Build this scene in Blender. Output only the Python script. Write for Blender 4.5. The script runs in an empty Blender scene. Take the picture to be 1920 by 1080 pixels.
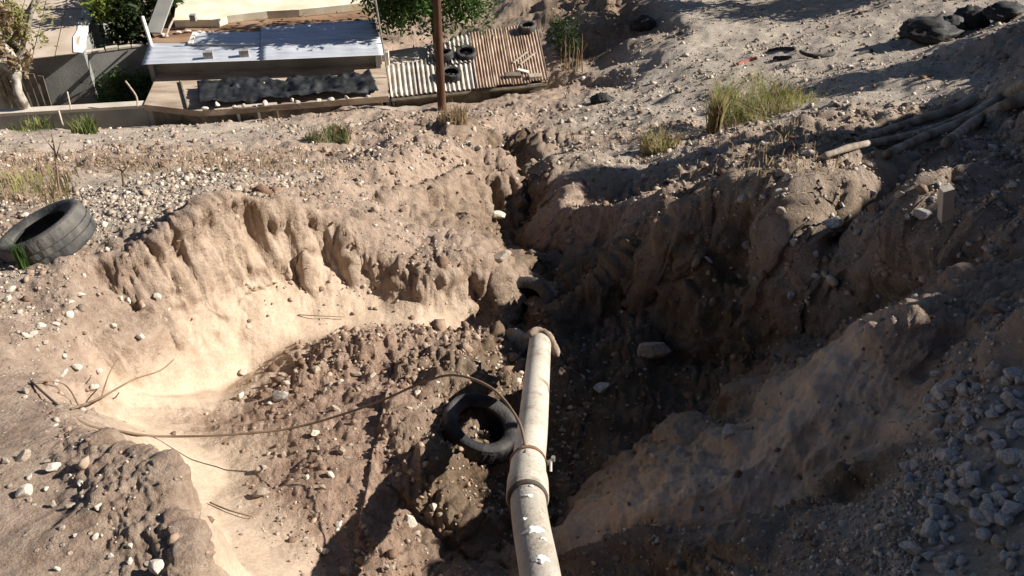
import bpy, math, random
import numpy as np
from mathutils import Vector, Matrix, Euler
from mathutils.geometry import delaunay_2d_cdt

random.seed(7); rng = np.random.default_rng(7)
scene = bpy.context.scene
col = scene.collection

# ------------------------------------------------------------------ camera, sky, sun, exposure
PITCH = math.radians(38.0); FPX = 1663.0
cam_d = bpy.data.cameras.new('camera'); cam = bpy.data.objects.new('camera', cam_d)
col.objects.link(cam); scene.camera = cam
cam_d.sensor_width = 36.0; cam_d.lens = FPX / 1920 * 36
cam_d.clip_start = 0.05; cam_d.clip_end = 3000
cam.location = (0, 0, 0); cam.rotation_euler = (math.pi / 2 - PITCH, 0, 0)

SUN_EL = math.radians(31.0); SUN_AZ = math.radians(82.0)      # azimuth measured clockwise from +y
to_sun = Vector((math.sin(SUN_AZ) * math.cos(SUN_EL), math.cos(SUN_AZ) * math.cos(SUN_EL), math.sin(SUN_EL)))
w = bpy.data.worlds.new('World'); scene.world = w; w.use_nodes = True
wn = w.node_tree.nodes; wl = w.node_tree.links
sky = wn.new('ShaderNodeTexSky'); sky.sky_type = 'NISHITA'; sky.sun_disc = False
sky.sun_elevation = SUN_EL; sky.sun_rotation = SUN_AZ; sky.air_density = 0.55; sky.dust_density = 0.3
wn['Background'].inputs[1].default_value = 0.05
wl.new(sky.outputs[0], wn['Background'].inputs[0])
sun_d = bpy.data.lights.new('sun', 'SUN'); sun_d.energy = 5.0; sun_d.angle = math.radians(0.5)
sun_d.color = (1.0, 0.94, 0.86)
sun = bpy.data.objects.new('sun', sun_d); col.objects.link(sun)
sun.rotation_euler = to_sun.to_track_quat('Z', 'Y').to_euler(); sun.location = to_sun * 60
scene.view_settings.view_transform = 'Standard'; scene.view_settings.look = 'None'
scene.view_settings.exposure = 0.95; scene.view_settings.gamma = 1.0
scene.render.engine = 'CYCLES'

# ------------------------------------------------------------------ pixel helpers (a pixel is a direction; distance is given per feature)
CP, SP = math.cos(PITCH), math.sin(PITCH)
def P(px, py, d):
    s = (540 - py) / FPX
    return Vector(((px - 960) / FPX * d, d * (CP + SP * s), d * (-SP + CP * s)))
def PZ(px, py, z):
    s = (540 - py) / FPX
    return P(px, py, z / (-SP + CP * s))

# ------------------------------------------------------------------ numpy noise
_tab = rng.random(65536).astype(np.float32)
def vnoise(x, y, z, seed=0):
    xi = np.floor(x).astype(np.int64); yi = np.floor(y).astype(np.int64); zi = np.floor(z).astype(np.int64)
    fx = (x - xi).astype(np.float32); fy = (y - yi).astype(np.float32); fz = (z - zi).astype(np.float32)
    fx = fx * fx * (3 - 2 * fx); fy = fy * fy * (3 - 2 * fy); fz = fz * fz * (3 - 2 * fz)
    def h(a, b, c):
        return _tab[((a * 73856093) ^ (b * 19349663) ^ (c * 83492791) ^ (seed * 2654435)) & 65535]
    c00 = h(xi, yi, zi) * (1 - fx) + h(xi + 1, yi, zi) * fx
    c10 = h(xi, yi + 1, zi) * (1 - fx) + h(xi + 1, yi + 1, zi) * fx
    c01 = h(xi, yi, zi + 1) * (1 - fx) + h(xi + 1, yi, zi + 1) * fx
    c11 = h(xi, yi + 1, zi + 1) * (1 - fx) + h(xi + 1, yi + 1, zi + 1) * fx
    c0 = c00 * (1 - fy) + c10 * fy; c1 = c01 * (1 - fy) + c11 * fy
    return (c0 * (1 - fz) + c1 * fz) * 2 - 1
def fbm(x, y, z, octaves=3, seed=0, gain=0.5):
    a = 1.0; t = 0
    for i in range(octaves):
        t = t + a * vnoise(x * 2 ** i + 7.3 * i, y * 2 ** i + 3.1 * i, z * 2 ** i + 1.7 * i, seed + i); a *= gain
    return t
def billow(x, y, z, octaves=3, seed=0, gain=0.5):
    a = 1.0; t = 0
    for i in range(octaves):
        t = t + a * (1 - np.abs(vnoise(x * 2 ** i + 7.3 * i, y * 2 ** i + 3.1 * i, z * 2 ** i + 1.7 * i, seed + i)) * 2); a *= gain
    return t

def worley(x, y, z, seed=0):
    xi = np.floor(x).astype(np.int64); yi = np.floor(y).astype(np.int64); zi = np.floor(z).astype(np.int64)
    f1 = np.full(x.shape, 9.0, np.float32); f2 = f1.copy()
    for i in (-1, 0, 1):
        for j in (-1, 0, 1):
            for k in (-1, 0, 1):
                a, b, c = xi + i, yi + j, zi + k
                h = ((a * 73856093) ^ (b * 19349663) ^ (c * 83492791) ^ (seed * 7919))
                dx = a + _tab[h & 65535] - x; dy = b + _tab[(h * 3 + 12345) & 65535] - y; dz = c + _tab[(h * 5 + 54321) & 65535] - z
                d = (dx * dx + dy * dy + dz * dz).astype(np.float32)
                f2 = np.minimum(f2, np.maximum(f1, d)); f1 = np.minimum(f1, d)
    return np.sqrt(f1), np.sqrt(f2)

# ------------------------------------------------------------------ materials
def new_mat(name):
    m = bpy.data.materials.new(name); m.use_nodes = True
    nt = m.node_tree; b = nt.nodes['Principled BSDF']
    return m, nt, b
def simple(name, c1, c2=None, scale=6.0, rough=0.85, bump=0.3, bscale=None, metal=0.0, spec=0.3, stretch=(1, 1, 1), detail=6.0, lo=0.35, hi=0.65, dist=0.02):
    m, nt, b = new_mat(name); n = nt.nodes; l = nt.links
    tc = n.new('ShaderNodeTexCoord'); mp = n.new('ShaderNodeMapping'); mp.inputs['Scale'].default_value = stretch
    l.new(tc.outputs['Object'], mp.inputs[0])
    tx = n.new('ShaderNodeTexNoise'); tx.inputs['Scale'].default_value = scale; tx.inputs['Detail'].default_value = detail
    l.new(mp.outputs[0], tx.inputs['Vector'])
    cr = n.new('ShaderNodeValToRGB'); cr.color_ramp.elements[0].position = lo; cr.color_ramp.elements[1].position = hi
    cr.color_ramp.elements[0].color = (*c1, 1); cr.color_ramp.elements[1].color = (*(c2 or c1), 1)
    l.new(tx.outputs['Fac'], cr.inputs[0]); l.new(cr.outputs[0], b.inputs['Base Color'])
    b.inputs['Roughness'].default_value = rough; b.inputs['Metallic'].default_value = metal
    b.inputs['Specular IOR Level'].default_value = spec
    if bump:
        t2 = n.new('ShaderNodeTexNoise'); t2.inputs['Scale'].default_value = bscale or scale * 4; t2.inputs['Detail'].default_value = 5
        l.new(mp.outputs[0], t2.inputs['Vector'])
        bp = n.new('ShaderNodeBump'); bp.inputs['Strength'].default_value = bump; bp.inputs['Distance'].default_value = dist
        l.new(t2.outputs['Fac'], bp.inputs['Height']); l.new(bp.outputs[0], b.inputs['Normal'])
    return m
def leafmat(name, c1, c2, rough=0.6):
    m, nt, b = new_mat(name); n = nt.nodes; l = nt.links
    tc = n.new('ShaderNodeTexCoord'); tx = n.new('ShaderNodeTexNoise'); tx.inputs['Scale'].default_value = 9
    l.new(tc.outputs['Object'], tx.inputs['Vector'])
    cr = n.new('ShaderNodeValToRGB'); cr.color_ramp.elements[0].position = .3; cr.color_ramp.elements[1].position = .7
    cr.color_ramp.elements[0].color = (*c1, 1); cr.color_ramp.elements[1].color = (*c2, 1)
    l.new(tx.outputs['Fac'], cr.inputs[0]); l.new(cr.outputs[0], b.inputs['Base Color'])
    b.inputs['Roughness'].default_value = rough; b.inputs['Specular IOR Level'].default_value = .2
    tr = n.new('ShaderNodeBsdfTranslucent'); l.new(cr.outputs[0], tr.inputs[0])
    mx = n.new('ShaderNodeMixShader'); mx.inputs[0].default_value = .45
    l.new(b.outputs[0], mx.inputs[1]); l.new(tr.outputs[0], mx.inputs[2]); l.new(mx.outputs[0], n['Material Output'].inputs[0])
    return m

def ground_material():
    m, nt, b = new_mat('ground_soil'); n = nt.nodes; l = nt.links
    tc = n.new('ShaderNodeTexCoord')
    def noise(sc, det=5, rough=.55, st=None):
        t = n.new('ShaderNodeTexNoise'); t.inputs['Scale'].default_value = sc; t.inputs['Detail'].default_value = det
        t.inputs['Roughness'].default_value = rough
        if st:
            mp = n.new('ShaderNodeMapping'); mp.inputs['Scale'].default_value = st
            l.new(tc.outputs['Object'], mp.inputs[0]); l.new(mp.outputs[0], t.inputs['Vector'])
        else:
            l.new(tc.outputs['Object'], t.inputs['Vector'])
        return t
    def attr(nm):
        a = n.new('ShaderNodeAttribute'); a.attribute_name = nm; return a.outputs['Fac']
    def math_(op, a, b2, clamp=True):
        k = n.new('ShaderNodeMath'); k.operation = op; k.use_clamp = clamp
        for i, v in enumerate((a, b2)):
            if hasattr(v, 'links') or hasattr(v, 'is_linked'): l.new(v, k.inputs[i])
            else: k.inputs[i].default_value = v
        return k.outputs[0]
    def mix(f, a, c, blend='MIX'):
        k = n.new('ShaderNodeMix'); k.data_type = 'RGBA'; k.blend_type = blend
        for s, v in ((k.inputs[0], f), (k.inputs[6], a), (k.inputs[7], c)):
            if hasattr(v, 'is_linked'): l.new(v, s)
            elif isinstance(v, tuple): s.default_value = (*v, 1)
            else: s.default_value = v
        return k.outputs[2]
    def ramp(fac, p0, p1, c0=(0, 0, 0), c1=(1, 1, 1)):
        r = n.new('ShaderNodeValToRGB'); r.color_ramp.elements[0].position = p0; r.color_ramp.elements[1].position = p1
        r.color_ramp.elements[0].color = (*c0, 1); r.color_ramp.elements[1].color = (*c1, 1)
        l.new(fac, r.inputs[0]); return r.outputs[0]
    n1 = noise(1.3, 7, .6); n2 = noise(9, 8, .65); n3 = noise(45, 6, .7)
    base = ramp(n2.outputs['Fac'], .3, .72, (.31, .22, .16), (.55, .435, .34))
    red = ramp(n2.outputs['Fac'], .3, .72, (.27, .172, .122), (.52, .38, .285))
    sandc = ramp(n2.outputs['Fac'], .25, .75, (.47, .36, .26), (.57, .45, .335))
    greyc = ramp(n2.outputs['Fac'], .3, .7, (.36, .305, .245), (.53, .465, .39))
    c = mix(attr('red'), base, red)
    c = mix(attr('grey'), c, greyc)
    sf = math_('ADD', attr('sand'), math_('MULTIPLY', math_('SUBTRACT', n1.outputs['Fac'], .5, False), 1.1, False))
    sf = math_('MULTIPLY', sf, ramp(attr('sand'), .04, .25))
    c = mix(sf, c, sandc)
    # fine pebble specks
    vo = n.new('ShaderNodeTexVoronoi'); vo.inputs['Scale'].default_value = 26; l.new(tc.outputs['Object'], vo.inputs['Vector'])
    peb = ramp(vo.outputs['Distance'], .16, .26, (1, 1, 1), (0, 0, 0))
    sel = n.new('ShaderNodeSeparateColor'); l.new(vo.outputs['Color'], sel.inputs[0])
    pm = math_('MULTIPLY', peb, math_('LESS_THAN', sel.outputs[0], math_('MULTIPLY', attr('gravel'), .75)))
    c = mix(math_('MULTIPLY', pm, .85), c, ramp(sel.outputs[1], 0, 1, (.28, .23, .19), (.72, .64, .53)))
    v2 = n.new('ShaderNodeTexVoronoi'); v2.inputs['Scale'].default_value = 9; l.new(tc.outputs['Object'], v2.inputs['Vector'])
    peb2 = ramp(v2.outputs['Distance'], .14, .2, (1, 1, 1), (0, 0, 0))
    sel2 = n.new('ShaderNodeSeparateColor'); l.new(v2.outputs['Color'], sel2.inputs[0])
    pm2 = math_('MULTIPLY', peb2, math_('LESS_THAN', sel2.outputs[0], math_('MULTIPLY', attr('gravel'), .45)))
    c = mix(math_('MULTIPLY', pm2, .8), c, ramp(sel2.outputs[1], 0, 1, (.3, .25, .2), (.68, .6, .5)))
    c = mix(.55, c, ramp(n3.outputs['Fac'], .3, .7, (.5, .48, .46), (1.0, 1.0, 1.0)), 'MULTIPLY')
    c = mix(math_('MULTIPLY', attr('painted_shade'), ramp(n1.outputs['Fac'], .3, .55, (.55, .55, .55), (1, 1, 1))), c, mix(1.0, c, (.42, .38, .31), 'MULTIPLY'))  # zone shade painted into the soil colour: gully and right bank darkened
    l.new(c, b.inputs['Base Color'])
    b.inputs['Roughness'].default_value = .95; b.inputs['Specular IOR Level'].default_value = .1
    n4 = noise(30, 9, .7)
    hgt = math_('ADD', n4.outputs['Fac'], math_('MULTIPLY', pm, .35), False)
    hgt = math_('ADD', hgt, math_('MULTIPLY', pm2, .6), False)
    bp = n.new('ShaderNodeBump'); bp.inputs['Distance'].default_value = .05
    l.new(math_('SUBTRACT', .9, math_('MULTIPLY', attr('sand'), .6)), bp.inputs['Strength'])
    l.new(hgt, bp.inputs['Height']); l.new(bp.outputs[0], b.inputs['Normal'])
    return m

M = {}
M['ground'] = ground_material()
M['clod'] = simple('soil_clod', (.17, .105, .065), (.36, .25, .165), 5, .95, .8, 30)
M['stone_grey'] = simple('stone_grey', (.28, .26, .24), (.50, .47, .43), 4, .85, .5, 25)
M['stone_pale'] = simple('stone_pale', (.48, .42, .34), (.72, .66, .56), 4, .85, .5, 25)
M['stone_brown'] = simple('stone_brown', (.30, .24, .18), (.48, .40, .32), 4, .9, .5, 25)
M['rubber'] = simple('tyre_rubber', (.022, .022, .023), (.095, .085, .075), 6, .75, .35, 60, spec=.25, lo=.42, hi=.72)
M['rubber_dusty'] = simple('tyre_rubber_dusty', (.045, .046, .046), (.17, .155, .135), 5, .85, .3, 50, spec=.15, lo=.38, hi=.75)
M['pvc'] = simple('pipe_plastic', (.37, .33, .265), (.53, .48, .395), 2.2, .6, .12, 60, spec=.3, lo=.3, hi=.6)
M['pvc_dirty'] = simple('pipe_plastic_dusty', (.28, .25, .205), (.43, .39, .325), 3.5, .7, .2, 60, lo=.35, hi=.6)
M['seal'] = simple('pipe_seal_rubber', (.05, .04, .03), (.10, .08, .06), 9, .7, .1)
M['plaster'] = simple('plaster_splash', (.72, .69, .60), (.82, .80, .72), 9, .9, .5, 40)
M['rust'] = simple('rust_steel', (.14, .07, .035), (.26, .15, .08), 20, .8, .3, 60)
M['steel'] = simple('bolt_steel', (.35, .34, .32), (.5, .48, .45), 20, .45, .1, metal=.7)
M['wood_pole'] = simple('pole_wood', (.055, .026, .014), (.12, .06, .032), 5, .85, .4, 18, stretch=(6, 6, .35))
M['wood_grey'] = simple('wood_weathered', (.26, .21, .16), (.48, .41, .33), 5, .9, .4, 18, stretch=(3, 3, 3))
M['wood_dark'] = simple('wood_dark', (.10, .085, .06), (.2, .17, .13), 5, .9, .4, 18)
M['cable'] = simple('cable_brown', (.12, .08, .05), (.2, .14, .09), 9, .7, .1)
M['concrete'] = simple('concrete_grey', (.19, .19, .175), (.3, .295, .27), 1.2, .9, .3, 25)
M['concrete_pale'] = simple('concrete_pale', (.42, .37, .30), (.56, .50, .42), 1.5, .9, .3, 25)
M['mud_roof'] = simple('mud_roof', (.27, .20, .145), (.50, .40, .30), 2.2, .95, .4, 20, stretch=(.5, 1.5, 1))
M['brown_roof'] = simple('brown_roof', (.17, .095, .055), (.31, .20, .125), 2.0, .95, .4, 20, stretch=(.4, 1.6, 1))
M['cream_roof'] = simple('cream_roof', (.62, .54, .38), (.80, .74, .58), 1.6, .85, .2, 20)
M['tan_sheet'] = simple('tan_fibre_sheet', (.40, .32, .24), (.52, .43, .34), 1.6, .9, .15, 20)
M['galv'] = simple('galvanised_sheet', (.52, .55, .60), (.68, .70, .73), 2.5, .5, .1, 20, metal=.35, stretch=(.4, 3, 1))
M['galv_old'] = simple('galvanised_sheet_aged', (.34, .30, .25), (.56, .52, .46), 3, .7, .15, 20, metal=.25)
M['rust_sheet'] = simple('rusty_sheet', (.26, .165, .11), (.48, .365, .28), 3, .85, .2, 20, stretch=(2.5, .6, 1))
M['tarp'] = simple('black_tarp', (.010, .011, .012), (.032, .033, .035), 4, .5, .3, 14, spec=.5)
M['bag'] = simple('black_bag', (.012, .012, .011), (.035, .033, .03), 5, .7, .4, 14, spec=.3)
M['bark_dark'] = simple('bark_dark', (.07, .05, .035), (.15, .11, .08), 8, .9, .6, 30)
M['bark_pale'] = simple('bark_pale', (.13, .11, .08), (.38, .345, .29), 5, .9, .5, 22, lo=.4, hi=.6)
M['root'] = simple('root_wood', (.13, .10, .07), (.34, .29, .23), 6, .9, .5, 22)
M['leaf_green'] = leafmat('leaf_green', (.035, .075, .016), (.10, .17, .045))
M['leaf_dark'] = leafmat('leaf_dark', (.018, .035, .012), (.06, .09, .028))
M['leaf_lime'] = leafmat('leaf_lime', (.08, .12, .02), (.28, .33, .06))
M['leaf_olive'] = leafmat('leaf_olive', (.20, .20, .06), (.40, .38, .16))
M['straw'] = leafmat('dry_straw', (.22, .155, .09), (.42, .32, .20))
M['twig'] = simple('twig_bark', (.13, .085, .055), (.24, .17, .11), 9, .9, .2)
M['rag'] = simple('rag_cloth', (.17, .12, .09), (.33, .26, .2), 12, .95, .5, 30)
M['red_rag'] = simple('red_rag', (.20, .06, .045), (.33, .13, .10), 12, .95, .5, 30)
M['brick'] = simple('block_grey', (.20, .19, .18), (.32, .31, .29), 9, .9, .4)
M['white_paint'] = simple('white_board', (.62, .60, .55), (.78, .76, .70), 6, .8, .2)

# ------------------------------------------------------------------ object helpers
def mesh_obj(name, verts, faces, mat, parent=None, smooth=False, world=True):
    me = bpy.data.meshes.new(name)
    v = np.array([tuple(a) for a in verts] if not isinstance(verts, np.ndarray) else verts, dtype=float)
    o = bpy.data.objects.new(name, me)
    if parent is not None and world:
        q_ = parent
        while q_ is not None: v = v - np.array(q_.location); q_ = q_.parent
    me.from_pydata(v.tolist(), [], [tuple(f) for f in faces]); me.update()
    if smooth: me.polygons.foreach_set('use_smooth', [True] * len(me.polygons))
    if mat: me.materials.append(mat)
    col.objects.link(o)
    if parent is not None: o.parent = parent
    return o
def np_mesh(name, V, F, mat, smooth=False):
    """V (n,3), F (m,k) with constant k"""
    me = bpy.data.meshes.new(name); k = F.shape[1]
    me.vertices.add(len(V)); me.vertices.foreach_set('co', V.astype(np.float32).ravel())
    me.loops.add(F.size); me.loops.foreach_set('vertex_index', F.astype(np.int32).ravel())
    me.polygons.add(len(F)); me.polygons.foreach_set('loop_start', np.arange(0, F.size, k, dtype=np.int32))
    me.polygons.foreach_set('loop_total', np.full(len(F), k, dtype=np.int32))
    me.update(calc_edges=True)
    if smooth: me.polygons.foreach_set('use_smooth', np.ones(len(F), dtype=bool))
    me.materials.append(mat)
    return me
def thing(name, label, cat, loc=(0, 0, 0), group=None, rot=(0, 0, 0)):
    o = bpy.data.objects.new(name, None); col.objects.link(o)
    o.location = loc; o.rotation_euler = rot; o.empty_display_size = .2
    return tag(o, label, cat, group)
def tag(o, label, cat, group=None, kind=None):
    o['label'] = label; o['category'] = cat
    if group: o['group'] = group
    if kind: o['kind'] = kind
    return o
def recenter(o):
    """move a top-level mesh's origin to its base centre"""
    me = o.data; n = len(me.vertices); a = np.empty(n * 3); me.vertices.foreach_get('co', a); a = a.reshape(-1, 3)
    c = np.array([(a[:, 0].min() + a[:, 0].max()) / 2, (a[:, 1].min() + a[:, 1].max()) / 2, a[:, 2].min()])
    me.vertices.foreach_set('co', (a - c).ravel()); me.update()
    o.location = Vector(c) + o.location
    return o
def tube(pts, radii, seg=8, cap=True):
    pts = [Vector(p) for p in pts]
    if not hasattr(radii, '__len__'): radii = [radii] * len(pts)
    V, F = [], []; prev = None
    for i, p in enumerate(pts):
        t = (pts[min(i + 1, len(pts) - 1)] - pts[max(i - 1, 0)]).normalized()
        if prev is None:
            a = t.orthogonal().normalized()
        else:
            a = (prev - t * prev.dot(t)); a = a.normalized() if a.length > 1e-6 else t.orthogonal().normalized()
        prev = a; b = t.cross(a)
        for k in range(seg):
            an = 2 * math.pi * k / seg
            V.append(p + (a * math.cos(an) + b * math.sin(an)) * radii[i])
    for i in range(len(pts) - 1):
        for k in range(seg):
            F.append((i * seg + k, i * seg + (k + 1) % seg, (i + 1) * seg + (k + 1) % seg, (i + 1) * seg + k))
    if cap:
        F.append(tuple(range(seg - 1, -1, -1))); F.append(tuple(range((len(pts) - 1) * seg, len(pts) * seg)))
    return V, F
def join(parts):
    V, F = [], []
    for v, f in parts:
        o = len(V); V += list(v); F += [tuple(i + o for i in q) for q in f]
    return V, F
def box(c, sx, sy, sz, rot=(0, 0, 0)):
    R = Euler(rot).to_matrix(); c = Vector(c)
    V = [c + R @ Vector((x * sx / 2, y * sy / 2, z * sz / 2)) for x in (-1, 1) for y in (-1, 1) for z in (-1, 1)]
    F = [(0, 1, 3, 2), (4, 6, 7, 5), (0, 4, 5, 1), (2, 3, 7, 6), (0, 2, 6, 4), (1, 5, 7, 3)]
    return V, F
def prism(poly, thick):
    """poly: list of Vectors (top face, counter-clockwise seen from above); extruded down"""
    n = len(poly); V = list(poly) + [p - Vector((0, 0, thick)) for p in poly]
    F = [tuple(range(n)), tuple(range(2 * n - 1, n - 1, -1))]
    for i in range(n):
        j = (i + 1) % n; F.append((i, i + n, j + n, j))
    return V, F
def smoothpath(pts, n=6):
    pts = [Vector(p) for p in pts]; out = []
    for i in range(len(pts) - 1):
        p0 = pts[max(i - 1, 0)]; p1 = pts[i]; p2 = pts[i + 1]; p3 = pts[min(i + 2, len(pts) - 1)]
        for k in range(n):
            t = k / n
            out.append(.5 * ((2 * p1) + (p2 - p0) * t + (2 * p0 - 5 * p1 + 4 * p2 - p3) * t * t + (3 * p1 - p0 - 3 * p2 + p3) * t ** 3))
    out.append(pts[-1]); return out

# ------------------------------------------------------------------ GROUND: control points -> TIN -> dense surface
#            sand  red  grey gravel clod rough flute shade (painted)
ZONES = {'s': (1.0, .0, .0, .03, .00, .10, .00, 0.00),
         'w': (.75, .0, .0, .10, .05, .50, .60, 0.00),
         'b': (.00, .15, .0, .05, .08, .60, .95, 0.12),
         'c': (.00, 1., .0, .16, 1.0, 1.0, .00, 0.10),
         'g': (.00, .0, .9, 1.0, .00, .35, .00, 0.00),
         'e': (.05, .5, .15, .55, .25, .65, .10, 0.00),
         'p': (.15, .1, .8, .22, .05, .22, .00, 0.00),
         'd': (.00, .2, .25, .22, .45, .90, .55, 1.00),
         'r': (.00, .2, .45, .65, .42, .85, .15, 0.30),
         'y': (.12, .0, 1., .5, .05, .35, .00, 0.00)}
PTS = []           # (x, y, z, zone)
def C(*rows):
    idx = []
    for r in rows:
        v = P(r[0], r[1], r[2]); PTS.append((v.x, v.y, v.z, r[3])); idx.append(len(PTS) - 1)
    return idx
def W(*rows):
    for r in rows: PTS.append((r[0], r[1], r[2], r[3]))
EDGES = []
def L(*rows):
    i = C(*rows); EDGES.extend(zip(i[:-1], i[1:])); return i

# left stony shoulder and the block with its rim
C((0, 1080, 2.8, 'e'), (120, 1080, 2.82, 'e'), (260, 1085, 2.8, 'b'), (0, 940, 3.2, 'e'), (100, 960, 3.15, 'e'), (150, 1010, 2.94, 'b'), (0, 800, 3.75, 'e'),
  (200, 905, 3.2, 'b'), (110, 860, 3.44, 'b'), (250, 960, 3.04, 'b'), (60, 740, 4.1, 'e'), (0, 650, 4.5, 'e'),
  (100, 690, 4.45, 'e'), (190, 720, 4.6, 'e'), (120, 600, 5.0, 'e'), (0, 580, 5.0, 'e'))
L((345, 1110, 2.68, 'b'), (335, 1040, 2.82, 'b'), (310, 970, 3.0, 'b'), (302, 912, 3.13, 'b'), (285, 880, 3.22, 'b'), (240, 845, 3.38, 'b'), (185, 822, 3.53, 'b'), (130, 795, 3.78, 'e'))
C((430, 1120, 3.4, 's'), (380, 1050, 3.75, 's'))
# sand channel
L((500, 1150, 3.45, 's'), (470, 1080, 3.72, 's'), (430, 1010, 4.0, 's'), (400, 930, 4.35, 's'), (345, 860, 4.7, 's'), (290, 800, 5.0, 's'), (255, 765, 5.2, 's'))
C((485, 1000, 4.08, 's'), (545, 1075, 3.8, 's'), (430, 890, 4.68, 's'), (395, 1000, 3.95, 's'), (360, 930, 4.3, 's'), (300, 845, 4.6, 's'), (230, 800, 4.75, 's'))
# wall foot, ledge, crest (left, sunlit)
L((205, 740, 4.9, 'e'), (240, 730, 5.25, 's'), (330, 745, 5.75, 's'), (390, 735, 6.0, 's'), (450, 700, 6.25, 's'), (560, 640, 6.45, 's'), (650, 626, 6.62, 's'), (760, 606, 6.8, 's'), (850, 612, 7.0, 's'))
L((210, 640, 5.2, 'b'), (270, 630, 5.7, 'b'), (340, 572, 6.0, 'w'), (450, 545, 6.45, 'w'), (560, 512, 6.85, 'w'), (640, 482, 6.95, 'w'))
C((300, 690, 5.75, 'w'), (420, 640, 6.25, 'w'), (600, 570, 6.75, 'w'), (700, 560, 6.9, 'w'), (800, 560, 7.02, 'w'))
L((-80, 540, 5.1, 'e'), (0, 525, 5.3, 'g'), (130, 490, 5.5, 'e'), (200, 482, 5.6, 'b'), (260, 452, 5.7, 'b'), (310, 410, 5.8, 'b'), (365, 366, 5.92, 'b'), (430, 352, 6.1, 'b'), (520, 372, 6.4, 'b'), (600, 388, 6.7, 'b'), (645, 420, 6.8, 'b'), (720, 478, 6.95, 'b'), (800, 490, 7.0, 'b'), (870, 472, 7.2, 'b'), (948, 515, 7.25, 'b'))
C((230, 540, 5.6, 'b'), (330, 490, 5.9, 'b'), (450, 450, 6.3, 'b'), (560, 440, 6.6, 'b'), (760, 540, 7.0, 'b'), (880, 540, 7.2, 'b'), (900, 590, 7.35, 'b'))
# behind the crest
C((60, 480, 5.75, 'e'), (170, 430, 6.2, 'g'), (240, 410, 6.4, 'g'), (210, 375, 7.2, 'g'), (320, 350, 7.6, 'g'), (420, 338, 8.0, 'g'), (520, 350, 8.0, 'e'), (620, 350, 8.4, 'e'), (800, 455, 7.5, 'e'),
  (100, 385, 7.6, 'g'), (0, 400, 7.4, 'e'), (150, 355, 8.8, 'p'), (0, 365, 8.6, 'p'),
  (0, 330, 10.6, 'e'), (300, 330, 9.6, 'p'), (450, 322, 10.6, 'e'), (600, 320, 11.2, 'e'), (0, 296, 13.0, 'e'), (250, 292, 13.0, 'e'), (450, 285, 14, 'e'), (620, 285, 14.5, 'e'),
  (0, 272, 15.6, 'p'), (250, 265, 16.2, 'p'), (500, 255, 17.2, 'p'), (660, 250, 17.6, 'e'), (740, 275, 15.0, 'e'), (690, 318, 11.4, 'e'))
# second spur beyond, channel left bank
L((640, 395, 7.5, 'e'), (720, 408, 7.8, 'e'), (800, 430, 7.95, 'e'), (850, 440, 8.0, 'b'), (888, 452, 7.95, 'b'))
C((700, 398, 9.6, 'e'), (760, 408, 10.8, 'd'), (830, 418, 11.8, 'd'), (900, 412, 12.4, 'd'))
L((680, 350, 9.8, 'e'), (740, 338, 10.2, 'b'), (800, 320, 10.8, 'b'), (860, 298, 11.5, 'b'), (915, 290, 12.0, 'b'), (962, 302, 12.2, 'b'))
L((690, 385, 9.9, 'b'), (750, 395, 10.9, 'b'), (830, 400, 11.9, 'b'), (900, 400, 12.5, 'b'), (940, 370, 13.0, 'b'))
C((800, 290, 13.0, 'e'), (880, 268, 14.6, 'e'), (950, 272, 14.8, 'e'), (820, 240, 19.0, 'e'), (760, 230, 20.2, 'e'), (890, 258, 17.4, 'd'), (880, 224, 19.0, 'e'), (935, 240, 17.6, 'e'), (1000, 240, 17.8, 'e'), (1035, 285, 15.6, 'e'))
# foot of the terrace houses and shed
C((0, 246, 21.4, 'p'), (150, 243, 21.5, 'p'), (300, 236, 21.7, 'p'), (450, 228, 22.1, 'p'), (600, 214, 22.4, 'e'), (700, 198, 22.8, 'p'), (829, 207, 22.6, 'e'), (760, 197, 23.0, 'p'), (900, 185, 23.5, 'e'), (1027, 166, 24.0, 'e'),
  (-200, 250, 21.2, 'p'))
# channel floor
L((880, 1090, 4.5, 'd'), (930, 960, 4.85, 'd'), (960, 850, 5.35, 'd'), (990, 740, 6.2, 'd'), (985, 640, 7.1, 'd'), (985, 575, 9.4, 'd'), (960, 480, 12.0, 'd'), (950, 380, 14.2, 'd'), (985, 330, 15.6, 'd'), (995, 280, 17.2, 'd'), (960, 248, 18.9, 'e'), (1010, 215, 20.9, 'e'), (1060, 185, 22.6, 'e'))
# debris floor
C((640, 1085, 3.95, 'c'), (750, 1085, 4.1, 'c'), (600, 980, 4.3, 'c'), (510, 880, 4.7, 'c'), (400, 790, 5.3, 'c'), (420, 760, 5.6, 's'), (700, 900, 4.65, 'c'), (600, 800, 5.15, 'c'), (500, 760, 5.55, 'c'), (820, 880, 4.75, 'd'), (760, 800, 5.2, 'c'),
  (560, 700, 5.9, 'c'), (640, 668, 6.1, 'c'), (760, 645, 6.3, 'c'), (850, 650, 6.4, 'c'), (700, 720, 5.7, 'c'), (850, 720, 5.8, 'd'), (900, 690, 6.2, 'd'), (940, 625, 6.75, 'd'))
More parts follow.
